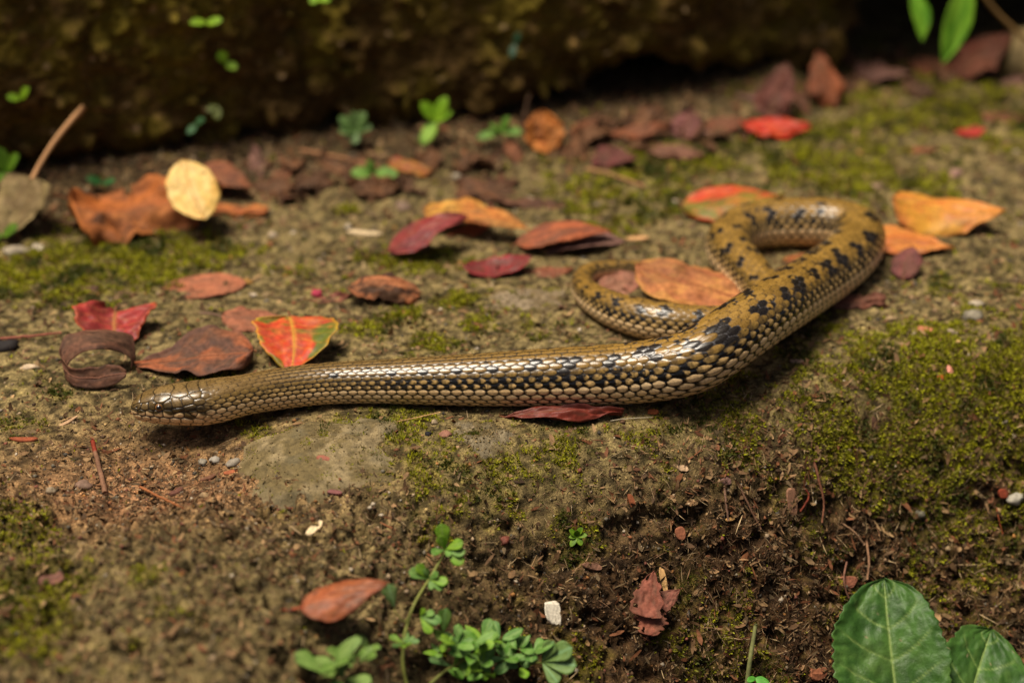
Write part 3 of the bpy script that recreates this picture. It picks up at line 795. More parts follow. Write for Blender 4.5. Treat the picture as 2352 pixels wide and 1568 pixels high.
leaf('dull red crumpled leaf by a pink seed', 765, 686, 2.2, .8, 8, 4, -12, 20, 20, shape='lance', cols=((150, 84, 66), (120, 66, 58), (170, 104, 84)), spots=.2, stalk=.6, wave=.2, ragged=.2)
# ----- centre pile
leaf('purple-crimson leaf drooping off the yellow leaf in the central pile', 980, 520, 4.2, 2.0, 20, 14, 14, -60, -40, shape='ovate', cols=((142, 46, 50), (122, 44, 56), (160, 84, 66)), spots=.1, stalk=.5, vein=(150, 78, 66), lift=.5, mat=M_WAXY)
leaf('yellow crumpled leaf topping the central pile', 1050, 476, 3.2, 2.0, -10, 6, 12, -50, -50, shape='oval', cols=((222, 162, 66), (200, 122, 50), (232, 184, 92)), spots=.1, stalk=0, lift=1.0, wave=.14)
leaf('long yellow-orange leaf arched across the central pile', 1130, 496, 4.0, 1.3, -12, -5, 22, -50, -40, shape='lance', cols=((216, 142, 66), (196, 112, 52), (226, 166, 84)), spots=.15, stalk=.4, lift=.8)
leaf('small orange leaf tucked under the central pile', 1078, 532, 2.3, 1.2, 24, 3, 18, 12, 20, shape='lance', cols=((196, 104, 58), (176, 92, 54), (206, 124, 74)), spots=.1, stalk=.2)
leaf('rust-orange leaf arched beside the grey-mauve leaf', 1298, 526, 4.8, 1.9, 6, 4, 12, -56, -46, shape='ovate', cols=((178, 92, 56), (142, 80, 60), (194, 106, 64)), spots=.3, stalk=.5, lift=.5)
leaf('grey-mauve dry leaf with its edge lifted', 1345, 554, 4.2, 1.6, 12, 2, 10, -40, 30, shape='lance', cols=((146, 106, 96), (128, 94, 90), (166, 126, 112)), spots=.15, stalk=.3, twist=30)
leaf('boat-shaped dark red leaf with upturned stem end', 1146, 622, 3.6, 1.7, 6, 6, 4, 80, 40, lift=.15, shape='oval', cols=((128, 40, 48), (112, 54, 54), (172, 34, 46)), edge=(186, 36, 50), spots=.2, stalk=.4, stalkc=(196, 140, 60), mat=M_WAXY, vein=(134, 70, 64))
leaf('thin brown leaf between the red boat-shaped leaf and the snake tail', 1262, 626, 2.4, .9, 4, 2, 20, 16, -20, shape='lance', cols=((168, 96, 64), (142, 82, 62), (184, 118, 86)), spots=.2, stalk=.2, wave=.18, ragged=.15)
leaf('dark brown leaf scrap standing behind the central pile', 1100, 437, 2.6, 1.8, -30, 10, 36, -30, -60, shape='ovate', cols=((118, 76, 50), (66, 44, 34), (152, 100, 66)), spots=.3, stalk=0, ragged=.25, wave=.2)
leaf('flat dark leaf shred behind the central pile', 1220, 470, 3.4, 1.0, -6, 0, -10, 10, 10, shape='strip', cols=((104, 66, 48), (84, 56, 46), (130, 84, 62)), spots=.3, stalk=0, ragged=.3, wave=.2)
# ----- in and round the coil
leaf('orange spotted leaf cradled inside the tail loop', 1585, 650, 5.7, 4.1, 158, 6, 16, -8, -16, 0, grime=.5, shape='oval', cols=((198, 130, 76), (176, 106, 66), (208, 152, 74)), edge=(200, 150, 74), spots=.28, spotc=lin(110, 66, 40), stalk=.3, vein=(150, 86, 52), lift=.5, wave=.11, ragged=.1, mat=M_DRY)
leaf('pale pink-brown leaf inside the tail loop beside the orange spotted leaf', 1425, 652, 2.8, 2.2, 20, 3, -8, 10, 10, shape='ovate', cols=((186, 128, 102), (164, 104, 84), (200, 146, 118)), spots=.2, stalk=.3, ragged=.15)
leaf('red and green leaf resting against the back of the coil', 1688, 450, 5.0, 2.6, 8, 2, 10, -40, -40, shape='ovate', cols=((206, 70, 40), (128, 124, 40), (214, 110, 44)), edge=(216, 120, 48), spots=.1, stalk=.3, mat=M_WAXY, mixlo=.5, mixhi=.6, lift=.5)
leaf('orange leaf showing through the hollow of the coil', 1835, 600, 2.8, 1.6, 40, 2, 0, 8, 10, shape='ovate', cols=ORNG, spots=.2, stalk=.2)
leaf('yellow-orange leaf curled like a gutter beside the coil', 2178, 490, 5.5, 3.0, -8, 2, 34, 60, -80, shape='ovate', cols=((230, 166, 56), (226, 146, 62), (206, 88, 44)), spots=.22, spotc=lin(120, 92, 40), stalk=.3, vein=(222, 158, 58), mat=M_WAXY, wave=.06, lift=.25)
leaf('flat orange leaf under the gutter-curled yellow leaf', 2078, 550, 4.8, 2.6, -14, 3, 14, -26, -24, shape='ovate', cols=((222, 138, 60), (208, 116, 52), (226, 164, 76)), spots=.12, spotc=lin(110, 92, 40), stalk=.2, vein=(206, 130, 60), mat=M_WAXY, lift=.2)
leaf('purple-brown leaf folded on edge below the flat orange leaf', 2082, 602, 1.9, 1.5, 70, 30, 0, -20, -50, shape='oval', cols=((122, 66, 66), (108, 60, 62), (140, 82, 76)), spots=.05, stalk=.2, lift=.2)
leaf('thin brown leaf sliver pinned under the outer bend of the snake', 1972, 692, 2.7, .9, 8, 2, 28, 10, -30, shape='strip', cols=((122, 72, 56), (100, 62, 52), (140, 88, 68)), spots=.2, stalk=0, ragged=.25, wave=.2, lift=.15)
leaf('wine-red leaf curled beneath the middle of the snake', 1296, 943, 5.9, .95, 4, 0, 4, -36, -10, shape='lance', cols=((92, 20, 18), (120, 36, 26), (140, 62, 40)), edge=(126, 62, 50), spots=.2, stalk=.3, wave=.32, ragged=.08, mat=M_WAXY, lift=.2, sink=.2)
# ----- far right and back
leaf('bright red leaf lying curled on moss beyond the coil', 1782, 292, 4.8, 2.3, -6, 2, 22, 30, -40, shape='ovate', cols=((214, 46, 20), (190, 34, 30), (226, 104, 40)), spots=.05, stalk=.4, mat=M_WAXY, lift=.4, group='fallen leaves at the boulder foot')
leaf('small scarlet leaf on moss near the picture of dead litter', 2232, 302, 2.2, 1.1, 8, 2, 16, 10, -10, shape='ovate', cols=((206, 40, 34), (180, 40, 40), (214, 80, 50)), spots=.05, stalk=.3, mat=M_WAXY, lift=.2, group='fallen leaves at the boulder foot')
leaf('thin orange-brown leaf shred on the far moss', 2118, 347, 2.4, .8, 6, 0, 12, 30, 10, shape='lance', cols=((156, 82, 48), (112, 62, 40), (176, 100, 62)), spots=.2, stalk=.2, wave=.2, ragged=.2, group='fallen leaves at the boulder foot')
leaf('brown leaf on the far moss behind the small scarlet leaf', 2310, 270, 3.2, 1.5, -10, 2, 14, 10, -20, shape='ovate', cols=((132, 74, 50), (108, 62, 46), (150, 90, 60)), spots=.2, stalk=.3, group='fallen leaves at the boulder foot')
leaf('round orange leaf standing upright at the boulder foot', 1250, 302, 2.9, 2.6, 100, 58, 0, -14, -30, shape='oval', cols=((206, 124, 50), (190, 108, 48), (218, 146, 66)), spots=.15, stalk=.3, lift=.2, group='fallen leaves at the boulder foot')
leaf('pinkish flat leaf in front of the round orange leaf', 1292, 342, 2.2, 1.0, 4, 2, 6, 6, 6, shape='oval', cols=((172, 112, 86), (160, 100, 78), (186, 128, 100)), spots=.1, stalk=0, group='fallen leaves at the boulder foot')
leaf('dusky purple leaf with a lifted corner near the boulder', 1418, 362, 3.0, 2.0, -20, 8, 26, 10, -30, shape='spade', cols=PURP, spots=.1, stalk=.3, lift=.25, group='fallen leaves at the boulder foot')
leaf('wavy tan-brown leaf arched over its shadow near the dusky purple leaf', 1555, 348, 3.8, 1.5, -12, 3, 26, -20, -30, shape='lance', cols=((154, 104, 82), (128, 88, 72), (170, 120, 96)), spots=.15, stalk=.4, wave=.2, lift=.3, group='fallen leaves at the boulder foot')
leaf('mauve leaf on edge in front of the black crevice', 1578, 282, 2.4, 2.2, 80, 40, 0, -10, -40, shape='ovate', cols=((132, 82, 78), (116, 66, 68), (150, 100, 92)), spots=.1, stalk=.3, lift=.2, group='fallen leaves at the boulder foot')
leaf('rusty broken leaf lying before the black crevice', 1465, 300, 4.2, 1.5, 6, 4, 26, -10, -20, shape='lance', cols=((158, 90, 56), (122, 72, 52), (178, 110, 74)), spots=.3, stalk=.3, wave=.2, ragged=.2, tear=.3, lift=.3, group='fallen leaves at the boulder foot')
leaf('crumpled brown leaf low in front of the rusty broken leaf', 1380, 318, 2.6, 1.2, -10, 4, 14, 10, -40, shape='ovate', cols=((140, 84, 60), (112, 70, 54), (160, 104, 78)), spots=.3, stalk=.2, wave=.25, ragged=.2, group='fallen leaves at the boulder foot')
leaf('brown leaf beside the bright red leaf', 1672, 285, 3.2, 1.5, 14, 4, 24, 10, -30, shape='ovate', cols=((138, 82, 58), (116, 70, 54), (158, 100, 72)), spots=.2, stalk=.3, wave=.15, lift=.2, group='fallen leaves at the boulder foot')
leaf('plum-brown leaf leaning upright against the boulder corner', 1786, 205, 4.2, 3.2, 64, 44, -10, -20, -50, shape='ovate', cols=((112, 60, 54), (92, 54, 50), (134, 80, 68)), spots=.1, stalk=.3, lift=.3, group='fallen leaves at the boulder foot')
leaf('rust-orange leaf leaning beside the plum-brown leaf', 1898, 178, 4.2, 2.8, 110, 40, 10, -30, -40, shape='ovate', cols=((158, 84, 50), (128, 72, 50), (172, 100, 62)), spots=.1, stalk=.3, lift=.3, group='fallen leaves at the boulder foot')
leaf('dusty mauve leaf humped at the mouth of the black hollow', 2030, 162, 4.2, 2.2, -14, 6, 24, -40, -40, shape='ovate', cols=((140, 100, 90), (118, 76, 66), (156, 118, 106)), spots=.1, stalk=.3, lift=.4, group='fallen leaves at the boulder foot')
leaf('dark red leaf deep inside the black hollow', 2260, 118, 5.2, 3.2, 30, 24, 30, -30, -40, shape='ovate', cols=((120, 58, 44), (92, 48, 40), (140, 76, 54)), spots=.1, stalk=.3, lift=.4, group='fallen leaves at the boulder foot')
leaf('copper leaf lying under the hanging green leaf', 2150, 150, 3.8, 2.0, -20, 4, 16, -20, -40, shape='ovate', cols=((132, 72, 46), (104, 58, 42), (156, 90, 58)), spots=.2, stalk=.3, lift=.2, group='fallen leaves at the boulder foot')
leaf('narrow yellow and red leaf leaning by the twig', 942, 382, 3.0, 1.15, -24, 4, 30, -10, -30, shape='strip', cols=((176, 112, 24), (150, 46, 26), (190, 140, 40)), spots=.25, stalk=.3, lift=.3, mat=M_WAXY, group='fallen leaves at the boulder foot')
# extra dead litter along the boulder's foot: dark brown crumpled leaves
lit = random.Random(4)
LITTER = [(620, 430), (680, 445), (590, 375), (650, 400), (720, 420), (1180, 345), (1340, 300), (1520, 300), (1620, 300), (1840, 235), (1960, 190), (2090, 190), (2330, 190), (2200, 180), (1720, 220), (2070, 130), (1160, 420)]
NEAR = ['beside the humped brown leaf', 'between the twig and the humped brown leaf', 'at the very foot of the boulder behind the humped brown leaf', 'half under the humped brown leaf', 'below the thin twig', 'left of the pinkish flat leaf under the trailing seedling', 'just behind the pinkish flat leaf', 'under the rusty broken leaf', 'between the mauve leaf and the bright red leaf', 'in front of the plum-brown leaf', 'between the rust-orange leaf and the dusty mauve leaf', 'beneath the tip of the hanging green leaf', 'at the round pale stone', 'under the copper leaf', 'wedged under the boulder corner', 'behind the dusty mauve leaf', 'behind the yellow crumpled leaf']
for (px, py), nr in zip(LITTER, NEAR):
    k = lit.random()
    cs = [BROWN, MAUVE, ((104, 62, 44), (78, 50, 38), (128, 84, 60)), ((140, 82, 52), (104, 64, 46), (158, 100, 66))][lit.randrange(4)]
    leaf('crumpled brown leaf ' + nr, px, py, 1.8 + 1.6 * k, 1. + .8 * lit.random(), lit.uniform(0, 360), lit.uniform(-4, 14), lit.uniform(-20, 30), lit.uniform(-60, 60), lit.uniform(-70, 50), shape=lit.choice(['ovate', 'oval', 'lance']), cols=cs, spots=.3, stalk=.3, wave=.22, ragged=.2, group='dead litter along the boulder foot', rib=False)
DRIFT = [(lit.uniform(560, 1240), lit.uniform(345, 440)) for _ in range(14)] + [(lit.uniform(1300, 1720), lit.uniform(262, 340)) for _ in range(14)] + [(lit.uniform(1740, 2330), lit.uniform(120, 215)) for _ in range(16)]
for px, py in DRIFT:
    cs = [BROWN, ((94, 64, 44), (68, 48, 36), (116, 82, 56)), ((122, 80, 50), (90, 62, 42), (140, 96, 62))][lit.randrange(3)]
    leaf('small dark brown dead leaf in the litter drift along the boulder foot', px, py, 1.6 + 1.8 * lit.random(), 1. + .9 * lit.random(), lit.uniform(0, 360), lit.uniform(-4, 20), lit.uniform(0, 34), lit.uniform(-80, 80), lit.uniform(-90, 60), shape=lit.choice(['ovate', 'oval', 'lance', 'spade']), cols=cs, spots=.3, stalk=.3, wave=.25, ragged=.25, group='dark dead leaves in the drift along the boulder foot', rib=False, tear=.2)
# ----- front slope
leaf('rust-orange dead leaf cupped over its dark hollow beside the small plant', 792, 1366, 4.2, 2.4, 14, 8, -22, 0, -76, shape='ovate', cols=((160, 82, 44), (132, 66, 38), (176, 102, 56)), edge=(112, 64, 46), spots=.3, spotc=lin(112, 82, 58), stalk=.9, stalkc=(168, 82, 54), vein=(196, 120, 78), lift=.5, mat=M_WAXY, wave=.06, group='dead leaves on the front slope')
leaf('torn brick-red leaf piece lying on the front slope', 1492, 1365, 2.4, 1.6, 78, 0, 50, 6, 10, shape='spade', cols=((146, 82, 66), (130, 72, 58), (162, 96, 76)), spots=.2, stalk=0, ragged=.22, tear=.25, lift=.25, group='brick-red leaf pieces on the front slope', rib=False, wave=.08)
leaf('square lower brick-red leaf scrap on the front slope', 1496, 1428, 1.5, 1.4, 88, 0, 50, 6, 4, shape='strip', cols=((150, 84, 64), (136, 74, 58), (166, 96, 74)), spots=.15, stalk=0, ragged=.3, tear=.3, lift=.25, group='brick-red leaf pieces on the front slope', rib=False)
leaf('small brick-red leaf scrap with a thin stalk beside the torn piece', 1538, 1375, 1.3, 1.0, 40, 0, 50, 6, 4, shape='spade', cols=((152, 90, 76), (138, 80, 68), (166, 104, 86)), spots=.3, stalk=.5, ragged=.2, lift=.25, group='brick-red leaf pieces on the front slope', rib=False)
leaf('dull maroon leaf chip on the lower left mound', 118, 1328, 1.2, .8, 20, 4, -8, 10, 10, shape='strip', cols=((128, 82, 72), (112, 72, 64), (140, 96, 84)), spots=.1, stalk=0, ragged=.2, group='dead leaves on the front slope', rib=False)
# ------------------------------------------------------------------ embedded flat stones
def blob_stone(name, label, px, py, rx, ry, rz, col, seed, yaw=0, sink=.5, cat='stone', nz=.18, h=0., mat=None, n=48, m=28, col2=None, group=None):
    c = at_ground(px, py); c[2] = float(ground_z(c[0], c[1])) + rz * (1 - 2 * sink) + h
    a = np.linspace(0, math.pi, m); b = np.linspace(0, 2 * math.pi, n, endpoint=False)
    A, B = np.meshgrid(a, b, indexing='ij')
    d = np.stack([np.sin(A) * np.cos(B), np.sin(A) * np.sin(B), np.cos(A)], -1)
    k = 1 + nz * 2.2 * (fbm(d[..., 0] * 1.3 + seed, d[..., 1] * 1.3, d[..., 2] * 1.3, oct=2, seed=seed) - .5) + nz * .8 * (fbm(d[..., 0] * 4 + seed, d[..., 1] * 4, d[..., 2] * 4, oct=3, seed=seed + 3) - .5)
    P = d * k[..., None] * np.array([rx, ry, rz])
    R = np.array(Euler((0, 0, math.radians(yaw))).to_matrix()); P = P.reshape(-1, 3) @ R.T
    x, y, z = P.T
    q = fbm(x * 1.2 + seed, y * 1.2, z * 1.2, oct=4, seed=seed + 7, gain=.6); g = vn(x * 7, y * 7, z * 7, seed=seed + 9)
    C = mixc(lin(*col) * np.ones((len(P), 3)), lin(*(col2 or [v * .72 for v in col])), smooth(.35, .65, q)) * (.75 + .5 * g)[:, None]
    o = mk_obj(name, mk_mesh(name, P, grid_faces(m, n, True), C, mat or M_STONE), loc=c)
    return tag(o, label, cat, group)
STONEPTS = []
def flush_stone(name, label, px, py, rx, ry, h, col, col2, seed, n=90, m=40):
    """a worn stone whose crown shows through the soil: follows the ground, rounded rough rim below it"""
    c = at_ground(px, py); c[2] = float(ground_z(c[0], c[1]))
    a = np.linspace(0, 2 * math.pi, n, endpoint=False); q = np.linspace(0, 1.25, m)
    Q, A = np.meshgrid(q, a, indexing='ij')
    lob = 1 + .45 * (fbm(np.cos(A) * 1.4 + seed, np.sin(A) * 1.4, oct=3, seed=seed) - .5) * 2 * np.minimum(Q, 1)
    X = Q * np.cos(A) * rx * lob; Y = Q * np.sin(A) * ry * lob
    gz = ground_base(c[0] + X, c[1] + Y)
    Z = gz - c[2] + h * (1 - np.minimum(Q, 1.25) ** 4 * 1.0) +   .5 * (fbm((X + c[0]) * .7, (Y + c[1]) * .7, oct=3, seed=seed + 1) - .5) + .22 * (fbm(X * 2.6 + seed, Y * 2.6, oct=4, seed=seed + 2, gain=.65) - .5) - np.clip(Q - 1, 0, 1) * 1.5
    P = np.stack([X, Y, Z], -1).reshape(-1, 3); x, y = P[:, 0], P[:, 1]
    k = fbm(x * .9 + seed, y * .9, oct=4, seed=seed + 7, gain=.65); g = vn(x * 6, y * 6, seed=seed + 9)
    C = mixc(lin(*col) * np.ones((len(P), 3)), lin(*col2), smooth(.4, .6, k)) * (.6 + .8 * g)[:, None]
    C = mixc(C, lin(84, 82, 66) * np.ones_like(C), smooth(.62, .72, fbm(x * .8, y * .8, oct=2, seed=seed + 12)) * .3)
    vis = (Q.ravel() < 1.05) & (Q.ravel() > .12)
    STONEPTS.append((P[vis] + c, Q.ravel()[vis]))
    o = mk_obj(name, mk_mesh(name, P, grid_faces(m, n, True), C, M_STONE), loc=c)
    return tag(o, label, 'stone')
flush_stone('flat_stone', 'broad grey-brown stone set flush in the soil under the snake neck', 745, 1020, 3.5, 3.0, .24, (128, 112, 80), (98, 84, 52), 31)
flush_stone('flat_stone', 'small grey-brown stone set flush between moss below the middle of the snake', 1108, 1002, 1.5, 1.2, .2, (112, 100, 76), (90, 78, 50), 37)
flush_stone('flat_stone', 'grey stone lying flush left of the tail loop', 1200, 690, 2.3, 1.5, .16, (128, 112, 88), (108, 92, 66), 39)
blob_stone('stone', 'pale khaki stone at the edge of the black hollow', 2345, 165, 1.9, 1.9, 2.3, (150, 128, 84), 41, 0, .35, nz=.12)

# ------------------------------------------------------------------ living plants
def small_leaf(L, W, shape='obovate', cup=30., curl=-20., seed=0, c1=(86, 138, 62), c2=(112, 160, 84), vein=None, nu=12, nv=9):
    P, U, V = blade(L, W, shape, curl, cup, 0, 0, .03, .02, seed, nu, nv)
    P = P - P[0, nv // 2]
    C = pigment(U, V, lin(*c1), lin(*c2), lin(*c2), seed, 0, None, None if vein is None else lin(*vein), veinw=.08)
    return P.reshape(-1, 3), grid_faces(nu, nv), C.reshape(-1, 3)

def frame(d, up):
    d = d / np.linalg.norm(d); s = np.cross(up, d); s /= np.linalg.norm(s) + 1e-9; n = np.cross(d, s)
    return np.stack([d, s, n], 1)

class Plant:
    def __init__(self, name, label, base, group=None, cat='plant', stemc=(128, 132, 62)):
        self.b = np.asarray(base, float); self.o = thing(name, label, cat, self.b, group); self.sc = stemc
    def stem(self, pts, r0, r1, n=8):
        p = crom(np.asarray(pts, float), 6); r = np.linspace(r0, r1, len(p)); tv, tf = tube(p - self.b, r, n)
        C = np.tile(lin(*self.sc), (len(tv), 1)) * (.8 + .4 * vn(tv[:, 0] * 5, tv[:, 2] * 5, seed=3))[:, None]
        return mk_obj('stem', mk_mesh('stem', tv, tf, C, M_GREEN), self.o)
    def leaf(self, p, d, L, W, up=(0, -.45, .9), rib=False, **kw):
        v, f, C = small_leaf(L, W, **kw)
        R = frame(np.asarray(d, float), np.asarray(up, float))
        o = mk_obj('leaf', mk_mesh('leaf', v @ R.T + np.asarray(p) - self.b, f, C, M_GREEN), self.o)
        so = o.modifiers.new('thickness', 'SOLIDIFY'); so.thickness = .01 * S; so.offset = 0
        return o

pr = random.Random(11)
GREENS = [((68, 112, 32), (110, 146, 72)), ((76, 122, 30), (116, 152, 74)), ((64, 104, 38), (104, 140, 78)), ((94, 138, 24), (124, 160, 46))]
def rosette(pl, p, n, L, spread=1., up=None, tone=None):
    a0 = pr.uniform(0, 6.3)
    for i in range(n):
        a = a0 + i * 2.4 + pr.uniform(-.3, .3)
        el = pr.uniform(.05, .75)
        d = np.array([math.cos(a) * spread, math.sin(a) * spread * .9, el + .05])
        g = tone or pr.choice(GREENS)
        l = L * pr.uniform(.6, 1.15)
        pl.leaf(p + d / np.linalg.norm(d) * .06, d, l, l * pr.uniform(.42, .52), up=(pr.uniform(-.2, .2), -.35, .9), seed=pr.randrange(999), c1=g[0], c2=g[1], cup=pr.uniform(10, 40), curl=pr.uniform(-40, 10), shape=pr.choice(['obovate', 'oval', 'ovate']), vein=(124, 148, 74))

def P_(px, py, h): return at_ground(px, py, h)
# the upright stem
root = at_ground(935, 1575, 0.)
pl = Plant('creeping_plant', 'upright sprig of small green oval leaves beside the cupped rust-orange leaf', root, 'small green plants at the front')
st = [root, P_(925, 1520, .5), P_(930, 1455, 1.0), P_(950, 1390, 1.4), P_(985, 1330, 1.8), P_(1012, 1285, 2.2), P_(1022, 1262, 2.5)]
pl.stem(st, .085, .045)
top = st[-1]
def dirpx(p, dx, dy, toward=.3):
    """direction that points dx,dy in the picture's plane and a bit towards the camera"""
    return RT * dx - UP * dy - FW * toward
for dx, dy, L in ((-.15, -1, 1.25), (.75, -.35, .95), (.95, .1, .95), (.75, .55, 1.05), (-.55, .1, .7), (-.2, -.55, .8), (.2, .2, .5)):
    g = pr.choice(GREENS); pl.leaf(top, dirpx(top, dx, dy), L, L * .55, up=tuple(-FW + .5 * UP), seed=pr.randrange(999), c1=g[0], c2=g[1], vein=(130, 152, 80), cup=20)
n1 = st[4]
for dx, dy, L in ((-.9, -.4, 1.0), (-.6, -.8, .9), (.9, .1, .9), (.8, .5, .8), (-.2, -.6, .6), (.5, -.4, .6), (.2, .6, .5)):
    g = pr.choice(GREENS); pl.leaf(n1, dirpx(n1, dx, dy), L, L * .55, up=tuple(-FW + .5 * UP), seed=pr.randrange(999), c1=g[0], c2=g[1], vein=(130, 152, 80), cup=20)
n2 = st[3]
b1 = P_(906, 1395, 1.8); pl.stem([n2, P_(930, 1425, 1.4), P_(908, 1405, 1.7), b1], .03, .02)
pl.leaf(b1, dirpx(b1, -.25, -1), 1.15, .66, up=tuple(-FW + .5 * UP), seed=5, c1=(92, 120, 58), c2=(120, 142, 82), vein=(140, 180, 130), cup=16)
for dx, dy, L in ((.9, -.3, .7), (1, .2, 1.0), (.5, .7, .9), (.3, -.5, .5)):
    g = pr.choice(GREENS); pl.leaf(P_(965, 1415, 1.3), dirpx(n2, dx, dy), L, L * .5, up=tuple(-FW + .5 * UP), seed=pr.randrange(999), c1=g[0], c2=g[1], cup=25)
b2 = P_(1018, 1455, 1.2); pl.leaf(b2, dirpx(b2, .1, -1), 1.25, .62, up=tuple(-FW + .2 * UP), seed=15, c1=(66, 100, 30), c2=(96, 124, 56), vein=(120, 160, 96), cup=30)
pl.leaf(P_(990, 1440, 1.2), dirpx(b2, .6, .5), .8, .42, up=tuple(-FW + .2 * UP), seed=16, c1=(96, 132, 30), c2=(124, 150, 60), cup=30)
rosette(pl, P_(930, 1478, 1.0), 7, .75)
# creeping branch to the right
root2 = at_ground(985, 1572, 0.)
p2 = Plant('creeping_plant', 'low mat of small green leaves creeping right of the upright sprig', root2, 'small green plants at the front')
trail = [root2, P_(1030, 1535, .8), P_(1085, 1510, 1.1), P_(1150, 1515, 1.2), P_(1215, 1520, 1.3), P_(1270, 1522, 1.4)]
p2.stem(trail, .08, .04)
for px, py, n, L, h in ((1010, 1500, 6, .7, 1.2), (1050, 1480, 7, .8, 1.3), (1085, 1500, 8, .95, 1.5), (1105, 1475, 7, .95, 1.5), (1100, 1530, 7, .9, 1.2), (1150, 1470, 6, .9, 1.3), (1165, 1510, 7, .85, 1.5), (1190, 1490, 7, .9, 1.4), (1195, 1530, 6, .9, 1.3), (1225, 1500, 7, .9, 1.5), (1040, 1530, 5, .8, 1.0), (1130, 1545, 6, .8, 1.0), (1070, 1555, 6, .8, 1.0)):
    rosette(p2, P_(px, py, h), max(3, n - 2), L * 1.35)
e = P_(1245, 1520, 1.6)
for dx, dy, L in ((.9, -.5, 1.6), (1, .05, 1.6), (.5, .6, 1.2), (.4, -.8, 1.2)):
    p2.leaf(e, dirpx(e, dx, dy), L, L * .6, up=tuple(-FW + .4 * UP), seed=pr.randrange(999), c1=(84, 112, 50), c2=(106, 132, 68), vein=(130, 172, 124), cup=20)
root3 = at_ground(770, 1575, 0.)
p3 = Plant('creeping_plant', 'pale green leafy tuft below the cupped rust-orange leaf', root3, 'small green plants at the front')
p3.stem([root3, P_(775, 1540, .6), P_(790, 1510, 1.0)], .06, .04)
for px, py, n, L, h in ((770, 1525, 6, 1.0, 1.1), (800, 1510, 6, .95, 1.2), (750, 1550, 5, 1.1, 1.0), (825, 1520, 5, .9, 1.1), (845, 1490, 3, .5, .8), (785, 1560, 5, 1.0, .8)):
    rosette(p3, P_(px, py, h), max(3, n - 2), L * 1.3, tone=((88, 120, 46), (120, 146, 70)))

# big glossy leaves lower right
rootb = at_ground(2120, 1640, 0.)
pb = Plant('broad_leaf_plant', 'plant with two large glossy dark green leaves at the foot of the slope', rootb, None, stemc=(96, 120, 60))
def big_leaf(base_px, tip_px, hb, ht, W, seed, shape='blunt', up=None):
    b = P_(*base_px, hb); t = P_(*tip_px, ht)
    d = t - b; L = np.linalg.norm(d)
    P, U, V = blade(L, W, shape, -16, 26, 8, 0, .045, .05, seed, 70, 51)
    tooth = 1 + .06 * (np.abs(((U * 15) % 1) - .5) * 2 - .5) * smooth(.6, 1, np.abs(V)); P[..., 1] *= tooth
    P = P - P[0, 25]
    vein = lin(136, 156, 84)
    C = pigment(U, V, lin(46, 78, 26), lin(62, 96, 36), lin(80, 110, 46), seed, 0, None, None)
    ph = (U - np.abs(V) ** 1.3 * .24) * 4.6
    sv = np.exp(-((ph - np.round(ph)) / .035) ** 2) * smooth(.95, .6, np.abs(V))
    P[..., 2] -= .05 * sv + .07 * np.exp(-(V / .04) ** 2)          # sunken veins
    P[..., 2] += .10 * (fbm(U * 7, V * 5, oct=2, seed=seed + 2) - .5)
    C = mixc(C, vein, np.clip(sv * .5 + np.exp(-(V / .025) ** 2) * .75, 0, 1))
    C = mixc(C, lin(96, 124, 56), .35 * np.exp(-(((U - .45) / .13) ** 2 + ((V - .1) / .35) ** 2)))
    sp = vn(U * 34, V * 24, seed=seed + 4)
    C = mixc(C, lin(30, 22, 16), smooth(.955, .975, sp))
    C = mixc(C, lin(130, 116, 84), smooth(.955, .97, vn(U * 44 + 9, V * 30, seed=seed + 6)) * .8)
    R = frame(d, np.asarray(up if up is not None else -FW + .35 * UP))
    F = grid_faces(70, 51)
    o = mk_obj('leaf', mk_mesh('leaf', P.reshape(-1, 3) @ R.T + b - pb.b, F, C.reshape(-1, 3), M_GREENB), pb.o)
    so = o.modifiers.new('thickness', 'SOLIDIFY'); so.thickness = .025 * S; so.offset = 0
    mid = P[:, 25] @ R.T + b - pb.b + R[:, 2] * .0
    tv, tf = tube(mid[:-4:3], np.linspace(.06, .02, len(mid[:-4:3])), 6)
    mk_obj('midrib', mk_mesh('midrib', tv, tf, np.tile(vein * .9, (len(tv), 1)), M_GREEN), o)
    pb.stem([pb.b + np.array([0, 0, -.2]), .5 * (pb.b + b) + np.array([0, .2, .1]), b], .09, .06)
M_GREENB = mat_attr('glossy_green_leaf', rough=.5, spec=.3, nscale=260, nstr=.3, bump=.6, bscale=520, bdist=.0006, trans=.06)
big_leaf((2070, 1665), (2030, 1328), 1.2, .9, 5.9, 61)
big_leaf((2190, 1720), (2275, 1446), .9, .5, 5.4, 67, up=-FW + .5 * UP + .25 * RT)

# seedlings far off and on the boulder face
def seedling(label, px, py, leaves, h=.3, depth=None, c=((116, 160, 20), (146, 184, 36)), group='green seedlings on and under the boulder', stem=None):
    b = at_ground(px, py, .0) if depth is None else at_depth(px, py, depth)
    c = tuple(tuple(v * .86 for v in k) for k in c)
    pl = Plant('seedling', label, b, group, stemc=(110, 130, 50))
    tops = []
    for dx, dy, L, W in leaves:
        p0 = b + np.array([0, 0, h]) - FW * .1
        pl.leaf(p0, dirpx(p0, dx, dy, .25), L, W, up=tuple(-FW + .8 * UP), seed=pr.randrange(999), c1=c[0], c2=c[1], shape='oval', cup=20)
    pl.stem([b + FW * 1.2 + np.array([0, 0, -.1]) if depth else b - np.array([0, 0, .1]), b + np.array([0, 0, h * .6]), b + np.array([0, 0, h]) - FW * .1], .05, .035)
DK = ((52, 100, 52), (84, 132, 80)); BR = ((96, 160, 30), (130, 190, 50))
def wall_depth(px, py, back=.0):
    d = ray(px, py); t = np.arange(90, 175, .25); p = CAMP + t[:, None] * d
    i = np.argmax(p[:, 1] > rock_base_y(np.minimum(p[:, 0], 17)) + .2)
    return float(t[i]) - back
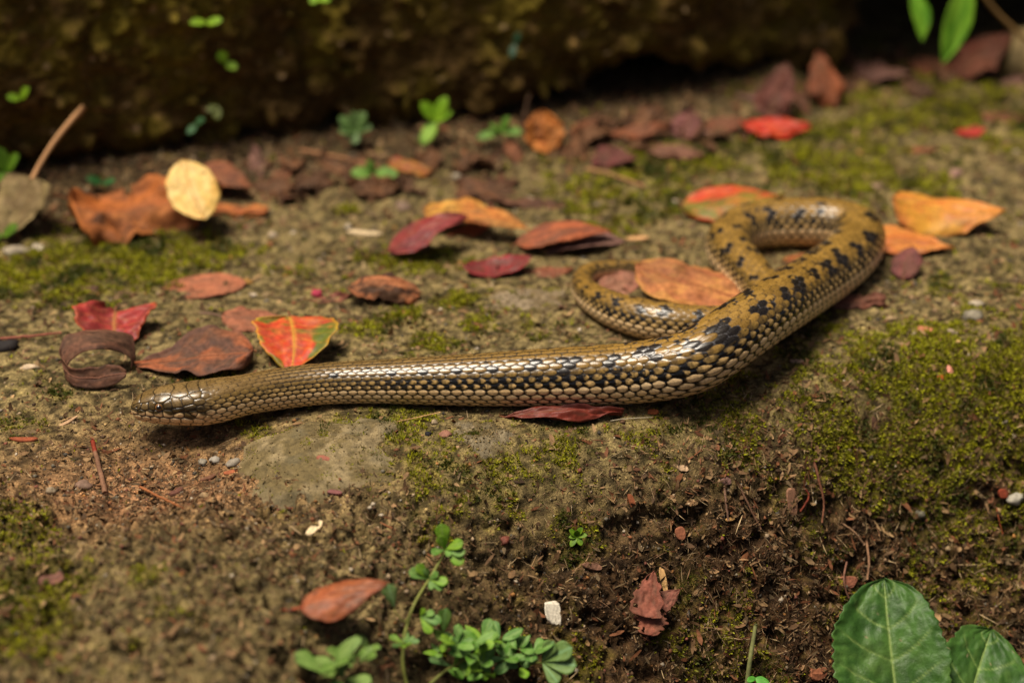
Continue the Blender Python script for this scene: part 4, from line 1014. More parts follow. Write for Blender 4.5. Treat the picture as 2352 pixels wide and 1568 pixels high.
seedling('bright green two-lobed seedling high on the boulder face', 475, 56, ((-.9, .1, 1.0, .7), (.9, -.05, 1.0, .8)), .1, wall_depth(475, 56, 1.2))
seedling('bright green heart-leaf seedling midway up the boulder face', 522, 148, ((-.5, -.5, .8, .8), (.6, .45, .8, .65)), .1, wall_depth(522, 148, 1.2))
seedling('bright heart-shaped seedling near the khaki leaf stalk', 48, 232, ((-.8, -.1, .8, .7), (.6, -.7, .9, .7)), .1, wall_depth(48, 232, 1.2))
seedling('pale green seedling at the top of the boulder', 735, 2, ((-.5, .3, .7, .6), (.7, .2, .7, .6)), .1, wall_depth(735, 2, 1.2))
seedling('small dark green seedling low on the boulder face', 450, 290, ((-.4, .6, .8, .5), (.7, -.4, .7, .5)), .1, wall_depth(450, 290, 1.2), DK)
seedling('olive green sprout hanging low on the boulder face', 495, 245, ((.2, .9, 1.0, .6), (-.3, .4, .7, .5)), .1, wall_depth(495, 245, 1.2), ((96, 110, 44), (120, 128, 60)))
seedling('dark teal sprig on the shaded boulder face', 1182, 105, ((-.2, .9, 1.0, .5), (.3, -.6, .8, .5)), .1, wall_depth(1182, 105, 1.2), ((20, 60, 40), (40, 80, 50)))
seedling('cluster of dark blue-green seedling leaves under the boulder', 818, 335, ((-.8, -.6, 1.3, .9), (.5, -.8, 1.3, .9), (-.5, .1, 1.1, .8), (.8, -.1, 1.1, .8), (0, .5, 1.0, .7), (-.1, -1, 1.2, .7)), 1.0, None, ((76, 110, 44), (110, 140, 76)))
seedling('vivid green three-leaf seedling standing before the black crevice', 1000, 325, ((.5, -1, 1.7, .9), (-.55, -.75, 1.5, .9), (-.3, .6, 1.8, .9), (.55, -.25, 1.3, .7)), 1.3, None, ((112, 160, 18), (138, 180, 34)))
seedling('trailing green seedling left of the round orange leaf', 1150, 330, ((-1, .35, 1.6, .7), (.4, -.6, 1.1, .6), (.95, .1, 1.4, .8), (-.4, -.2, .9, .6)), .8, None, ((80, 124, 26), (112, 152, 58)))
seedling('flat ragged green seedling below the twig', 862, 408, ((-1, .1, 1.5, 1.0), (.9, .15, 1.5, 1.0), (.1, .5, 1.1, .9), (-.3, -.4, .9, .7)), .35, None, ((90, 132, 40), (120, 160, 62)))
seedling('bright green seedling behind the khaki leaf', 18, 425, ((-.3, -1, 1.6, .9), (.5, -.6, 1.4, .9), (.3, .6, 1.6, .9), (-.5, .4, 1.3, .8)), .8, None, ((98, 150, 24), (126, 168, 44)))
seedling('green seedling leaf under the khaki leaf at the ledge edge', 8, 552, ((.6, -.3, 1.2, .9), (-.5, .1, 1.2, .9)), .3, None, ((74, 112, 20), (100, 132, 34)))
seedling('dark green seedling beside the rust-brown leaf', 238, 440, ((-.6, -.2, 1.0, .7), (.6, -.1, .9, .6)), .5, None, ((40, 96, 40), (66, 120, 60)))
seedling('small leafy green moss seedling on the front slope', 1325, 1245, ((-.7, -.6, .5, .3), (.5, -.8, .5, .3), (.9, -.1, .5, .3), (-.4, .6, .6, .3), (.3, .6, .5, .3), (0, -.3, .4, .3), (-.9, .1, .4, .25)), .35, None, ((84, 124, 12), (118, 152, 24)), group=None)

# hanging leaves, upper right
hb = at_depth(2245, -25, 128)
ph_ = Plant('leafy_twig', 'bent brown twig with drooping green leaves over the black hollow', hb, None, stemc=(120, 92, 52))
ph_.stem([hb + np.array([-1.5, 0, 1.2]), hb, at_depth(2290, 30, 128.5), at_depth(2360, 95, 129), at_depth(2420, 140, 129.5)], .14, .17)
for bp, tp, W in (((2225, -40), (2162, 150), 2.1), ((2098, -25), (2118, 98), 1.5)):
    b = at_depth(*bp, 127.5); t = at_depth(*tp, 127)
    ph_.leaf(b, t - b, np.linalg.norm(t - b), W, up=tuple(-FW + .15 * UP + .4 * RT), seed=bp[0], c1=(72, 122, 14), c2=(116, 160, 40), vein=(124, 170, 60), shape='lance', cup=40, nu=30, nv=15)
ph_.stem([hb + np.array([-.6, 0, .6]), at_depth(2160, -35, 127.5), at_depth(2098, -25, 127.5)], .06, .05)
# thin green stalk at the bottom
sb = at_ground(1715, 1580, 0)
ps = Plant('seedling', 'pale green bare stalk rising at the foot of the slope', sb, None, stemc=(138, 140, 88))
ps.stem([sb, P_(1722, 1520, .9), P_(1730, 1470, 1.4), P_(1736, 1432, 1.7)], .12, .09)
for dx, dy, L in ((.8, .5, .8), (-.6, .2, .5)):
    ps.leaf(P_(1735, 1555, .9), dirpx(sb, dx, dy), L, L * .6, up=tuple(-FW + .4 * UP), seed=3, c1=(70, 140, 40), c2=(96, 160, 60), shape='oval')
# ------------------------------------------------------------------ single bits one can point at
def ground_frame(p, tiltmix=1.):
    e = .35
    gx = float(ground_base(p[0] + e, p[1]) - ground_base(p[0] - e, p[1])) / (2 * e); gy = float(ground_base(p[0], p[1] + e) - ground_base(p[0], p[1] - e)) / (2 * e)
    n = np.array([-gx * tiltmix, -gy * tiltmix, 1.]); return n / np.linalg.norm(n)

DN = [0]
def chip(name, label, px, py, L, W, ang, col, thick=.12, jag=.25, cat=None, mat=None, bend=15, h=.05, group=None):
    """flat irregular flake; ang is its direction in the ground plane"""
    DN[0] += 1; r = random.Random(DN[0] * 13)
    p = at_ground(px, py, h); n = ground_frame(p)
    n = n + np.array([r.uniform(-.18, .18), r.uniform(-.3, .05), 0]); n /= np.linalg.norm(n)
    d = np.array([math.cos(math.radians(ang)), math.sin(math.radians(ang)), 0.]); d = d - n * (d @ n); R = frame(d, n)
    k = 18; v = []
    for lay, sc, z in ((0, .86, -thick / 2), (1, 1., 0), (2, .9, thick / 2)):
        for i in range(k):
            a = 2 * math.pi * i / k
            j = 1 + jag * 1.6 * (vn(np.array([i * .55]), np.array([DN[0] * 3.3]), seed=3)[0] - .5) * (1 if 1 < i < k - 2 else .4)
            sq = (abs(math.cos(a)) ** 2.6 + abs(math.sin(a)) ** 2.6) ** (-1 / 2.6)
            x, y = math.cos(a) * sq * L / 2 * j * sc, math.sin(a) * sq * W / 2 * j * sc
            v.append((x, y, z + math.radians(bend) * x * x / max(L, .1)))
    f = grid_faces(3, k, True); fl = [tuple(q) for q in f] + [tuple(range(k))[::-1], tuple(2 * k + i for i in range(k))]
    v = np.array(v) @ R.T
    g = vn(v[:, 0] * 6 + DN[0], v[:, 1] * 6, v[:, 2] * 6, seed=5)
    o = mk_obj(name, mk_mesh(name, v, fl, lin(*col) * (.75 + .5 * g)[:, None], mat or M_WOOD, smoothf=False), loc=p)
    return tag(o, label, cat or name.split('_')[-1], group)

def twig(label, pts, r0, r1, col, name='twig', cat='twig', col2=None, group=None):
    P = [at_ground(a, b, c) for a, b, c in pts]
    p = crom(np.array(P), 8); base = P[0].copy()
    p = p + (np.random.default_rng(len(label)).normal(size=p.shape)) * r0 * .12
    tv, tf = tube(p - base, np.linspace(r0, r1, len(p)), 7)
    g = vn(tv[:, 0] * 4, tv[:, 1] * 4, tv[:, 2] * 4, seed=9)
    C = lin(*col) * (.7 + .6 * g)[:, None]
    if col2: C[:7 * 6] = lin(*col2)
    return tag(mk_obj(name, mk_mesh(name, tv, tf, C, M_WOOD), loc=base), label, cat, group)

CH = [
    ('wood_chip', 'long cream oval seed husk on the soil above the upright sprig', 722, 1214, 1.15, .42, 62, (216, 192, 150), .14, .05),
    ('shell_flake', 'chalk-white flake with holes lying on the front slope', 1272, 1410, .75, 1.25, 12, (214, 204, 182), .1, .45),
    ('leaf_flake', 'tiny pink flake standing in the moss on the right', 2180, 850, .34, .5, 30, (222, 146, 126), .05, .4),
    ('leaf_flake', 'tiny orange-red flake beside the pink flake in the moss', 2162, 868, .5, .3, 10, (178, 84, 38), .06, .4),
    ('wood_chip', 'tan leaf chip beside the pale oval pebble on the right', 2126, 757, .8, .42, -12, (168, 106, 76), .1, .3),
    ('bark_strip', 'grey-brown bark strip standing in the dark litter of the front slope', 1818, 1150, .55, 1.5, 22, (138, 100, 76), .16, .22),
    ('bark_strip', 'narrow dark bark strip in the moss of the right slope', 2008, 982, .34, 1.05, 4, (84, 58, 44), .14, .2),
    ('straw_chip', 'bright straw-coloured splinter in the dark litter', 1676, 1192, .55, .2, 24, (206, 160, 96), .1, .1),
    ('straw_chip', 'tan pointed sliver lying on the torn brick-red leaf piece', 1524, 1332, .3, 1.2, 22, (204, 160, 104), .06, .25),
    ('wood_chip', 'reddish-brown chip in the litter near the straw splinter', 1562, 1226, .5, .62, 12, (142, 88, 62), .12, .25),
    ('bark_strip', 'rusty slanting bark sliver on the upper front slope', 1450, 1150, .3, .75, 30, (128, 72, 44), .12, .2),
    ('bark_strip', 'reddish bark strip left of the snake head', 55, 1010, 1.3, .3, 6, (140, 74, 46), .1, .3),
    ('wood_chip', 'maroon stub standing in moss below the flat stone', 770, 1132, .25, .75, 80, (118, 74, 70), .2, .15),
    ('leaf_flake', 'crumpled brown dry leaf bit on the flat stone edge', 812, 1036, 1.0, .6, -30, (112, 80, 62), .22, .45),
    ('leaf_flake', 'orange-brown flake lying on soil by the outer curve of the snake', 1500, 946, .55, .3, 0, (172, 96, 54), .08, .3),
    ('leaf_flake', 'beige flake on the moss below the wine-red leaf', 1570, 1075, .5, .35, -30, (188, 156, 120), .08, .4),
    ('leaf_flake', 'mauve-brown flake at the top of the dark litter', 1665, 1106, .65, .42, 10, (116, 86, 78), .1, .3),
    ('seed_husk', 'dark empty seed husk on the sandy hollow', 405, 1130, .75, .4, 38, (96, 62, 50), .14, .1),
    ('wood_chip', 'reddish flake in the sandy hollow below the snake chin', 530, 1085, .7, .25, 6, (152, 86, 54), .12, .3),
    ('wood_chip', 'brown flake beside the grey pebbles of the sandy hollow', 478, 1098, .8, .28, 10, (112, 76, 56), .1, .3),
    ('wood_chip', 'pale sliver of bark on the soil left of the snake head', 155, 970, 1.2, .18, 40, (184, 148, 112), .08, .2),
    ('wood_chip', 'whitish stick fragment lying near the crimson leaf of the central pile', 838, 538, 2.0, .42, -8, (206, 182, 142), .2, .2),
    ('wood_chip', 'tan chip on grey soil beside the grey-mauve leaf', 1466, 549, 1.2, .35, 2, (206, 158, 108), .14, .25),
    ('leaf_flake', 'dark flake lying left of the pale pebble on the right moss', 1828, 830, .8, .3, 4, (120, 98, 82), .1, .3),
    ('wood_chip', 'red-brown cube of rotten wood at the right edge', 2303, 1133, .5, .5, 20, (128, 58, 36), .3, .2),
    ('leaf_flake', 'rumpled brown leaf bit above the large glossy leaves', 1945, 1335, 1.0, .7, 20, (140, 88, 66), .16, .5),
    ('leaf_flake', 'brown crumb of leaf left of the large glossy leaves', 1880, 1545, 1.0, .6, 10, (142, 88, 60), .16, .5),
    ('bark_strip', 'short twig stub beside the leafy moss seedling', 1358, 1300, 1.0, .34, -12, (128, 92, 72), .3, .15),
]
for t in CH:
    chip(t[0], t[1], t[2], t[3], t[4], t[5], t[6], t[7], t[8], t[9], group={'wood_chip': 'wood chips on the ground', 'bark_strip': 'bark strips on the slope', 'leaf_flake': 'leaf flakes on the ground', 'straw_chip': 'straw splinters on the slope'}.get(t[0]))
PEB = [
    ('pale oval pebble beside the tan leaf chip on the right', 2186, 764, .42, .24, .18, (206, 180, 150), -25),
    ('small yellowish pebble just below the pale oval pebble', 2202, 787, .2, .18, .14, (206, 168, 104), 0),
    ('tiny white pebble left of the tan leaf chip', 2100, 768, .18, .15, .12, (222, 196, 170), 0),
    ('round grey translucent pebble on the front slope right of the litter', 2113, 1186, .32, .32, .26, (122, 116, 96), 0),
    ('pale grey quartz pebble in the sandy hollow', 494, 1058, .30, .27, .2, (176, 166, 150), 0),
    ('larger clear grey quartz pebble in the sandy hollow', 536, 1066, .42, .3, .26, (158, 146, 128), 30),
    ('grey pebble left of the quartz pebbles in the sandy hollow', 466, 1062, .28, .22, .2, (150, 140, 122), -20),
    ('white lumpy pebble at the twig with the red tip', 118, 1128, .3, .22, .2, (222, 196, 158), -20),
    ('pinkish lumpy stone beside the twig with the red tip', 190, 1118, .55, .36, .28, (176, 138, 112), 0),
    ('round tan pebble in the middle of the sandy hollow', 468, 1140, .28, .26, .2, (204, 168, 120), 0),
    ('black seed lying in bright moss', 984, 998, .19, .19, .17, (26, 24, 30), 0),
    ('pink stone by the black seed', 1024, 1000, .4, .26, .2, (172, 118, 94), 0),
    ('pink-orange pebble on the edge of the broad flush stone', 746, 1056, .5, .36, .28, (164, 98, 76), 0),
    ('brick-red pebble on the middle slope', 1158, 1246, .3, .34, .26, (150, 82, 62), 0),
    ('cream pebble at the shadow edge below the snake', 1086, 985, .17, .2, .14, (196, 170, 132), 0),
    ('small cream pebble in the moss just below the snake', 998, 972, .22, .2, .15, (200, 174, 136), 0),
    ('pink seed lying on the ledge near the dull red leaf', 728, 678, .42, .4, .36, (190, 60, 84), 0),
    ('pale round pebble among the leaves above the flat salmon leaf', 627, 543, .36, .34, .28, (214, 190, 158), 0),
    ('whitish pebble at the left ledge under the khaki leaf', 40, 580, .95, .5, .4, (206, 188, 158), 10),
    ('white round pebble beside the whitish pebble on the left ledge', 88, 572, .42, .42, .34, (212, 196, 168), 0),
    ('flat white oval pebble left of the ring-shaped brown leaf', 70, 846, .55, .28, .2, (212, 186, 152), 0),
    ('black lump of seed at the left edge of the ledge', 18, 800, .9, .62, .5, (34, 26, 24), 10),
    ('tan pebble near the salmon leaf', 567, 650, .36, .32, .28, (196, 142, 62), 0),
    ('white pebble beside the salmon leaf', 582, 680, .26, .24, .2, (222, 200, 170), 0),
    ('yellowish pebble next to the white pebble by the salmon leaf', 613, 680, .28, .26, .22, (216, 180, 124), 0),
    ('chalky white stone at the right edge of the slope', 2330, 1150, .6, .4, .3, (188, 180, 160), 20),
    ('cream pebble at the right side of the large glossy leaf', 2178, 1262, .2, .2, .16, (176, 150, 110), 0),
    ('pale pebble on the far moss beyond the coil', 2012, 432, .45, .4, .34, (206, 168, 130), 0),
    ('pinkish pebble on the far moss at the right', 2196, 402, .6, .55, .45, (196, 150, 130), 0),
    ('round straw-coloured pebble before the black hollow', 1980, 206, .7, .65, .6, (172, 140, 70), 0),
    ('pale pebble left of the crimson leaf of the central pile', 925, 478, .55, .5, .4, (204, 168, 140), 0),
    ('greyish pebble behind the yellow crumpled leaf', 1048, 412, .42, .4, .36, (176, 164, 140), 0),
    ('pale chip-like stone near the curled yellow leaf', 2240, 700, .5, .3, .24, (190, 174, 148), 0),
    ('cream stone at the outer bend of the snake', 2045, 735, .4, .26, .2, (186, 156, 112), 20),
    ('grey lump of gravel at the right of the snake bend', 2236, 730, .7, .55, .4, (150, 140, 118), 20),
]
for i, (lb, px, py, rx, ry, rz, col, yw) in enumerate(PEB):
    blob_stone('seed' if 'seed' in lb.split(' lying')[0] and 'pebble' not in lb else 'pebble', lb, px, py, rx * .78, ry * .78, rz * .75, [v * .86 for v in col], 600 + i * 5, yw, .42, 'seed' if ('seed' in lb.split(' lying')[0] and 'pebble' not in lb) else 'pebble', nz=.42, n=18, m=11, mat=M_GRAIN, group='pebbles and seeds on the ground')

twig('brown twig with a red tip standing in the sandy hollow', [(212, 1012, .6), (222, 1050, .5), (232, 1090, .35), (242, 1132, .12)], .11, .13, (122, 88, 66), col2=(128, 50, 32))
twig('thin rusty twig across the sandy hollow', [(322, 1118, .2), (365, 1140, .25), (420, 1166, .1)], .07, .05, (140, 86, 50))
twig('thin pale brown twig across the ground at the boulder foot', [(690, 345, .5), (780, 362, .6), (870, 384, .4)], .14, .12, (142, 100, 68))
twig('upright brown stem against the boulder by the round orange leaf', [(1200, 285, .1), (1208, 250, 1.1), (1216, 218, 2.0)], .12, .1, (120, 92, 70))
twig('long straw stem on moss below the snake', [(912, 968, .1), (960, 958, .15), (1012, 946, .15)], .03, .02, (196, 154, 104), 'dry_straw', 'straw')
twig('fine grey straw lying below the wine-red leaf', [(1402, 966, .1), (1440, 961, .14), (1498, 958, .1)], .022, .018, (176, 164, 140), 'dry_straw', 'straw')
twig('reddish dry leaf stalk at the left edge of the ledge', [(0, 778, .2), (70, 772, .25), (140, 764, .2)], .08, .06, (140, 82, 66), 'leaf_stalk', 'stalk')
twig('tan dead stalk lying far off on the moss', [(1345, 388, .3), (1400, 400, .3), (1480, 428, .2)], .1, .08, (168, 126, 84), 'leaf_stalk', 'stalk')
twig('crooked brown root on the slope above the large glossy leaf', [(1945, 1290, .15), (1938, 1330, .3), (1952, 1375, .3), (1990, 1400, .15)], .055, .04, (120, 84, 66), 'root', 'root')
twig('rust brown root curling down the middle of the litter slope', [(1870, 1060, .2), (1880, 1100, .35), (1892, 1150, .25), (1888, 1200, .15)], .07, .045, (112, 72, 52), 'root', 'root')
twig('slanting brown rootlet at the top of the litter slope', [(1695, 1110, .15), (1720, 1160, .3), (1748, 1215, .15)], .055, .04, (108, 78, 58), 'root', 'root')
twig('upright brown rootlet left of the slanting one', [(1664, 1120, .15), (1668, 1160, .3), (1673, 1195, .15)], .06, .05, (112, 84, 66), 'root', 'root')
twig('dark red stem bit hooked in the moss of the right slope', [(1846, 1120, .15), (1858, 1140, .35), (1838, 1175, .2)], .06, .05, (104, 44, 28), 'root', 'root')
twig('tan dry stalk bits crossing in the litter', [(1985, 1250, .2), (1960, 1220, .4), (1932, 1200, .2)], .07, .05, (150, 116, 86), 'leaf_stalk', 'stalk')
twig('vertical tan dry stalk in the right litter', [(1990, 1240, .2), (1996, 1290, .4), (1992, 1330, .2)], .07, .05, (144, 108, 80), 'leaf_stalk', 'stalk')
twig('thin rusty stem on the slope right of the glossy leaf', [(2288, 1165, .15), (2295, 1195, .25), (2303, 1225, .1)], .035, .03, (128, 64, 36), 'leaf_stalk', 'stalk')

# ------------------------------------------------------------------ stuff: moss, gravel, crumbs, shreds
def project(p):
    d = p - CAMP; dep = d @ FW
    return 1176 + (d @ RT) / dep / KF * 2352, 784 - (d @ UP) / dep / KF * 2352, dep
def scatter(n, seed):
    """points on the soil, even per surface area, over what the place shows and a margin"""
    r = np.random.default_rng(seed)
    x = r.uniform(-38, 44, n); y = r.uniform(58, 142, n)
    e = .4
    sl = np.hypot(ground_base(x + e, y) - ground_base(x - e, y), ground_base(x, y + e) - ground_base(x, y - e)) / (2 * e)
    keep = r.random(n) < np.sqrt(1 + sl ** 2) / 1.9
    p = np.stack([x, y, 0 * x], -1); p[:, 2] = ground_base(x, y)
    a, b, dep = project(p)
    keep &= (a > -260) & (a < 2612) & (b > -80) & (b < 1720)
    # farther ground needs fewer, larger pieces
    fac = np.clip((dep - 96) / 24, 0, 1)
    keep &= r.random(n) < 1 - .72 * fac
    keep &= y < rock_base_y(x) + 6
    x, y, fac = x[keep], y[keep], fac[keep]
    return x, y, 1 + 1.0 * fac, r

def tangents(n, r):
    t = r.normal(size=n.shape); t -= n * (t * n).sum(1)[:, None]; t /= np.linalg.norm(t, axis=1)[:, None]
    return t, np.cross(n, t)

STONE_ZONE = [(at_ground(735, 1018), 4.2, 3.4), (at_ground(1108, 1000), 1.5, 1.2), (at_ground(1200, 690), 2.2, 1.4)]
def on_stone(x, y):
    f = np.zeros_like(x)
    for p, a, b in STONE_ZONE: f = np.maximum(f, np.exp(-(((x - p[0]) / a) ** 2 + ((y - p[1]) / b) ** 2) ** 2))
    return f

# moss
def build_moss():
    x, y, sc, r = scatter(1000000, 5)
    m = moss_field(x, y)
    k = r.random(len(x)) < np.clip(smooth(.24, .58, m) * .8 + .012, 0, 1) * (1 - .75 * on_stone(x, y))
    x, y, sc, m = x[k], y[k], sc[k], m[k]
    base, n = gpoint(x, y); base = base - n * .02
    for P_s, Q_s in STONEPTS:
        w_ = vn(P_s[:, 0] * 1.6, P_s[:, 1] * 1.6, seed=97)
        k_ = r.random(len(P_s)) < smooth(.5, .8, w_ + .35 * smooth(.6, 1., Q_s) - .12) * .5
        base = np.vstack([base, P_s[k_]]); n = np.vstack([n, np.tile([0, -.2, .98], (k_.sum(), 1))])
        x = np.r_[x, P_s[k_, 0]]; y = np.r_[y, P_s[k_, 1]]; sc = np.r_[sc, np.full(k_.sum(), .6)]; m = np.r_[m, np.full(k_.sum(), .4)]
    ns_ = len(x); nb = 6
    size = (.08 + .095 * r.random(ns_)) * (.75 + .5 * np.clip(m, 0, 1)) * sc
    tone = r.random(ns_); nn = fbm(x * .8, y * .8, oct=2, seed=88)
    c = mixc(mixc(lin(104, 102, 18), lin(164, 162, 26), tone), lin(66, 72, 16) * np.ones((ns_, 3)), smooth(.5, .68, nn))
    c = mixc(c, lin(108, 84, 40) * np.ones((ns_, 3)), (r.random(ns_) < .14) * .8)
    V, C = [], []
    for b in range(nb):
        t, s = tangents(n, r)
        ph = r.uniform(.25, 1.25, ns_)[:, None]
        d = n * np.cos(ph) + t * np.sin(ph); L = (size * r.uniform(.6, 1.3, ns_))[:, None]
        s = np.cross(d, n + .3 * t); s /= np.linalg.norm(s, axis=1)[:, None] + 1e-9
        w = L * r.uniform(.16, .28, ns_)[:, None]
        o = base + t * L * .15
        V.append(np.stack([o, o + d * L * .45 + s * w, o + d * L + n * L * .12, o + d * L * .45 - s * w], 1)); 
        cc = c * r.uniform(.7, 1.25, ns_)[:, None]; C.append(np.repeat(cc[:, None], 4, 1))
    V = np.concatenate(V).reshape(-1, 3); C = np.concatenate(C).reshape(-1, 3)
    F = np.arange(len(V)).reshape(-1, 4)
    o = mk_obj('moss', mk_mesh('moss', V, F, C, M_MOSS, smoothf=False))
    tag(o, 'short yellow-green moss growing in patches over the soil', None, kind='stuff')
build_moss()

# gravel and soil crumbs
ICO = None
def octa():
    v = np.array([(1, 0, 0), (-1, 0, 0), (0, 1, 0), (0, -1, 0), (0, 0, 1), (0, 0, -1)], float)
    f = np.array([(0, 2, 4), (2, 1, 4), (1, 3, 4), (3, 0, 4), (2, 0, 5), (1, 2, 5), (3, 1, 5), (0, 3, 5)])
    return v, f
def ico():
    t = (1 + 5 ** .5) / 2
    v = np.array([(-1, t, 0), (1, t, 0), (-1, -t, 0), (1, -t, 0), (0, -1, t), (0, 1, t), (0, -1, -t), (0, 1, -t), (t, 0, -1), (t, 0, 1), (-t, 0, -1), (-t, 0, 1)], float) / math.hypot(1, t)
    f = np.array([(0, 11, 5), (0, 5, 1), (0, 1, 7), (0, 7, 10), (0, 10, 11), (1, 5, 9), (5, 11, 4), (11, 10, 2), (10, 7, 6), (7, 1, 8), (3, 9, 4), (3, 4, 2), (3, 2, 6), (3, 6, 8), (3, 8, 9), (4, 9, 5), (2, 4, 11), (6, 2, 10), (8, 6, 7), (9, 8, 1)])
    return v, f
def grains(name, label, base, n, size, cols, shape, r, mat, flat=.7, smoothf=False, sunk=.1, asp=.5):
    bv, bf = shape; k = len(base)
    t, s = tangents(n, r)
    ax = 1 + asp * r.uniform(-.6, .9, k); az = flat * r.uniform(.6, 1.2, k)
    jit = 1 + .35 * r.uniform(-1, 1, (k, len(bv)))
    l = bv[None] * jit[..., None]
    V = base[:, None] + size[:, None, None] * (l[..., :1] * (ax[:, None] * 1)[..., None] * t[:, None] + l[..., 1:2] * s[:, None] + l[..., 2:] * az[:, None, None] * n[:, None]) + n[:, None] * (size * (az - sunk * 2))[:, None, None] * .4
    F = (bf[None] + (np.arange(k) * len(bv))[:, None, None]).reshape(-1, 3)
    C = np.repeat(cols[:, None], len(bv), 1).reshape(-1, 3)
    o = mk_obj(name, mk_mesh(name, V.reshape(-1, 3), F, C, mat, smoothf=smoothf))
    return tag(o, label, None, kind='stuff')
PALETTE = np.array([lin(*c) for c in ((150, 118, 84), (176, 142, 104), (120, 96, 70), (196, 168, 132), (138, 128, 108), (164, 104, 66), (104, 76, 52), (214, 196, 168), (150, 90, 70), (86, 78, 66), (182, 126, 66))])
def front_w(x, y):
    ye = 77.5 + .40 * np.clip(x + 2, 0, 40); return smooth(-.5, 4.5, ye - y)
def pit_w(x, y): return np.clip(1.3 * _blob(x, y, PIT[0] + 1.5, PIT[1] - 2.2, 8, 4.2), 0, 1)

x, y, sc, r = scatter(560000, 9)
keep = r.random(len(x)) < (.16 + .4 * front_w(x, y) + .5 * pit_w(x, y)) * (1 - .5 * on_stone(x, y)) * .75
x, y, sc = x[keep], y[keep], sc[keep]
gp, n = gpoint(x, y)
size = (.024 + .075 * r.random(len(x)) ** 2.6) * sc
C = soil_col(x, y) * r.uniform(.35, 2.3, len(x))[:, None]
for P_s, Q_s in STONEPTS:                      # grit lying on the flush stones
    k_ = r.random(len(P_s)) < .35 + .5 * smooth(.6, 1., Q_s)
    q_ = P_s[k_] + r.normal(size=(k_.sum(), 3)) * np.array([.07, .07, .0])
    gp = np.vstack([gp, q_]); n = np.vstack([n, np.tile([0, 0, 1.], (len(q_), 1))])
    size = np.r_[size, .014 + .05 * r.random(len(q_)) ** 4]
    C = np.vstack([C, mixc(lin(92, 78, 48), lin(150, 126, 84), r.random(len(q_))) * r.uniform(.5, 1.5, len(q_))[:, None]])
grains('soil_crumbs', 'loose brown soil crumbs over the ledge and slope', gp, n, size, C, octa(), r, M_SOIL)

x, y, sc, r = scatter(600000, 12)
keep = r.random(len(x)) < (.08 + .10 * front_w(x, y) + .34 * pit_w(x, y)) * (1 - .7 * on_stone(x, y))
x, y, sc = x[keep], y[keep], sc[keep]
gp, n = gpoint(x, y)
size = (.028 + .12 * r.random(len(x)) ** 4.5) * sc
C = PALETTE[r.integers(0, len(PALETTE), len(x))] * r.uniform(.3, .8, len(x))[:, None]
grains('gravel', 'scattered small tan grey and orange gravel grains', gp, n, size, C, octa(), r, M_GRAIN, smoothf=False, sunk=.3)

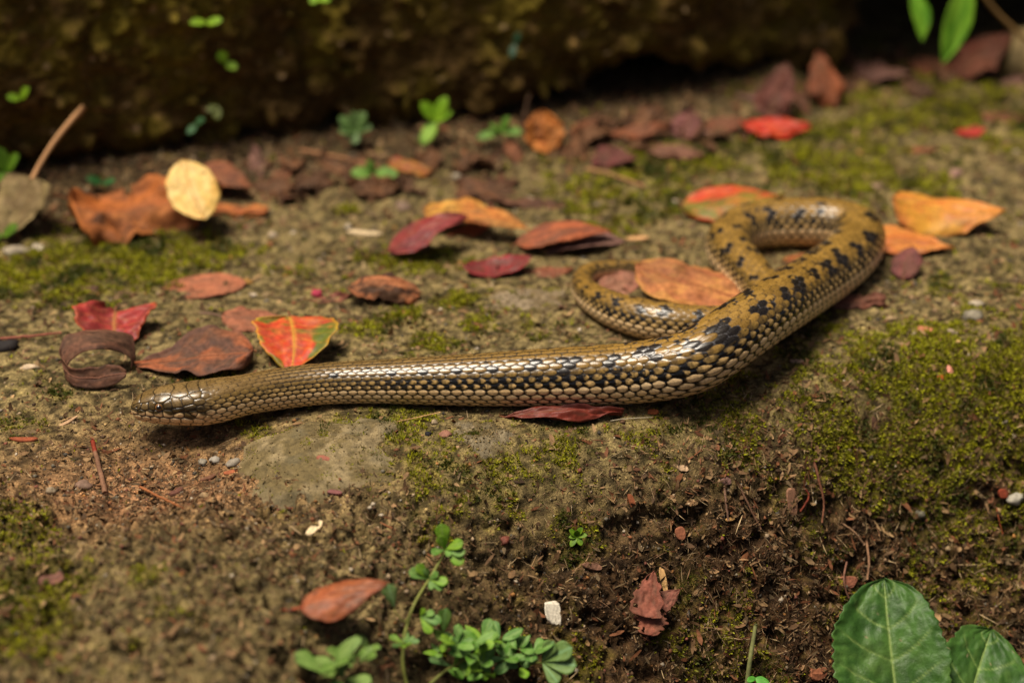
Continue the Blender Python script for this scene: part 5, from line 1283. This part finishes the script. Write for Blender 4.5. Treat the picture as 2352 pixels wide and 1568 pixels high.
# shreds of leaf and wood
def shreds(nc, seed, w_fn, Lr, Wr, cols, name, label, lift=.25, bright=(.5, 1.1)):
    x, y, sc, r = scatter(nc, seed)
    keep = r.random(len(x)) < w_fn(x, y)
    x, y, sc = x[keep], y[keep], sc[keep]; k = len(x)
    gp, n = gpoint(x, y); n = n + r.normal(size=n.shape) * .45; n /= np.linalg.norm(n, axis=1)[:, None]
    t, s = tangents(n, r)
    L = (Lr[0] + (Lr[1] - Lr[0]) * r.random(k) ** 2.2) * sc; W = (Wr[0] + (Wr[1] - Wr[0]) * r.random(k) ** 2) * sc
    base = gp + n * .03
    rows = []
    bend = r.uniform(-.25, .45, k) * L
    for u, ww in ((-.5, .35), (-.15, 1.), (.2, .9), (.5, .2)):
        cpt = base + t * (L * u)[:, None] + n * (bend * (4 * u * u - .3))[:, None] * .6
        wv = (W * .5 * ww * r.uniform(.6, 1.2, k))[:, None]
        rows.append(cpt + s * wv); rows.append(cpt - s * wv)
    V = np.stack(rows, 1)
    F = np.array([(0, 2, 3, 1), (2, 4, 5, 3), (4, 6, 7, 5)])
    F = (F[None] + (np.arange(k) * 8)[:, None, None]).reshape(-1, 4)
    pal = np.array([lin(*c) for c in cols])
    C = pal[r.integers(0, len(pal), k)] * r.uniform(*bright, k)[:, None]
    C = np.repeat(C[:, None], 8, 1).reshape(-1, 3)
    o = mk_obj(name, mk_mesh(name, V.reshape(-1, 3), F, C, M_DRY))
    tag(o, label, None, kind='stuff')
LC = ((112, 84, 56), (92, 68, 44), (140, 108, 74), (76, 56, 36), (162, 130, 90), (122, 78, 50), (106, 88, 62))
def w_lit(x, y):
    heavy = _blob(x, y, 13.5, 77.5, 6, 5) + .5 * _blob(x, y, 20, 80, 7, 6)
    foot = smooth(10, 3, rock_base_y(x) - y)
    return np.clip(.05 + .10 * front_w(x, y) + .32 * heavy + .12 * pit_w(x, y) + .18 * foot, 0, 1) * (1 - .7 * on_stone(x, y))
shreds(1300000, 21, w_lit, (.08, .8), (.04, .28), LC, 'leaf_crumbs', 'broken brown leaf crumbs strewn over soil and slope')
shreds(1000000, 27, lambda x, y: w_lit(x, y) * .7, (.25, 1.1), (.018, .045), ((176, 150, 112), (132, 100, 72), (104, 76, 54), (196, 168, 124), (86, 62, 44)), 'plant_fibres', 'fine dry plant fibres and rootlets lying over the soil', bright=(.45, 1.0))

# specks and moss tufts on the boulder face
def rock_dress():
    V, nrm = ROCKS[0]
    r = np.random.default_rng(77)
    k = 26000
    i = r.integers(30, V.shape[0] - 6, k); j = r.integers(0, V.shape[1], k)
    p = V[i, j] + r.normal(size=(k, 3)) * .12; n = nrm[i, j]
    ok = (n[:, 1] < .3) & (p[:, 2] > .3) & (p[:, 2] < 17)
    p, n = p[ok], n[ok]; m = fbm(p[:, 0] * .35, p[:, 2] * .35, oct=3, seed=91)
    big = r.random(len(p)) < .10
    C = np.where(big[:, None], PALETTE[r.integers(0, len(PALETTE), len(p))] * .75, mixc(lin(96, 84, 22), lin(134, 122, 34), r.random(len(p))))
    grow = big | (r.random(len(p)) < smooth(.42, .6, m))
    p, n, C, big = p[grow], n[grow], C[grow], big[grow]
    size = np.where(big, .05 + .16 * r.random(len(p)) ** 3, .05 + .08 * r.random(len(p)))
    grains('boulder_specks', 'grit and moss specks clinging to the boulder face', p, n, size, C, octa(), r, M_ROCK)
rock_dress()
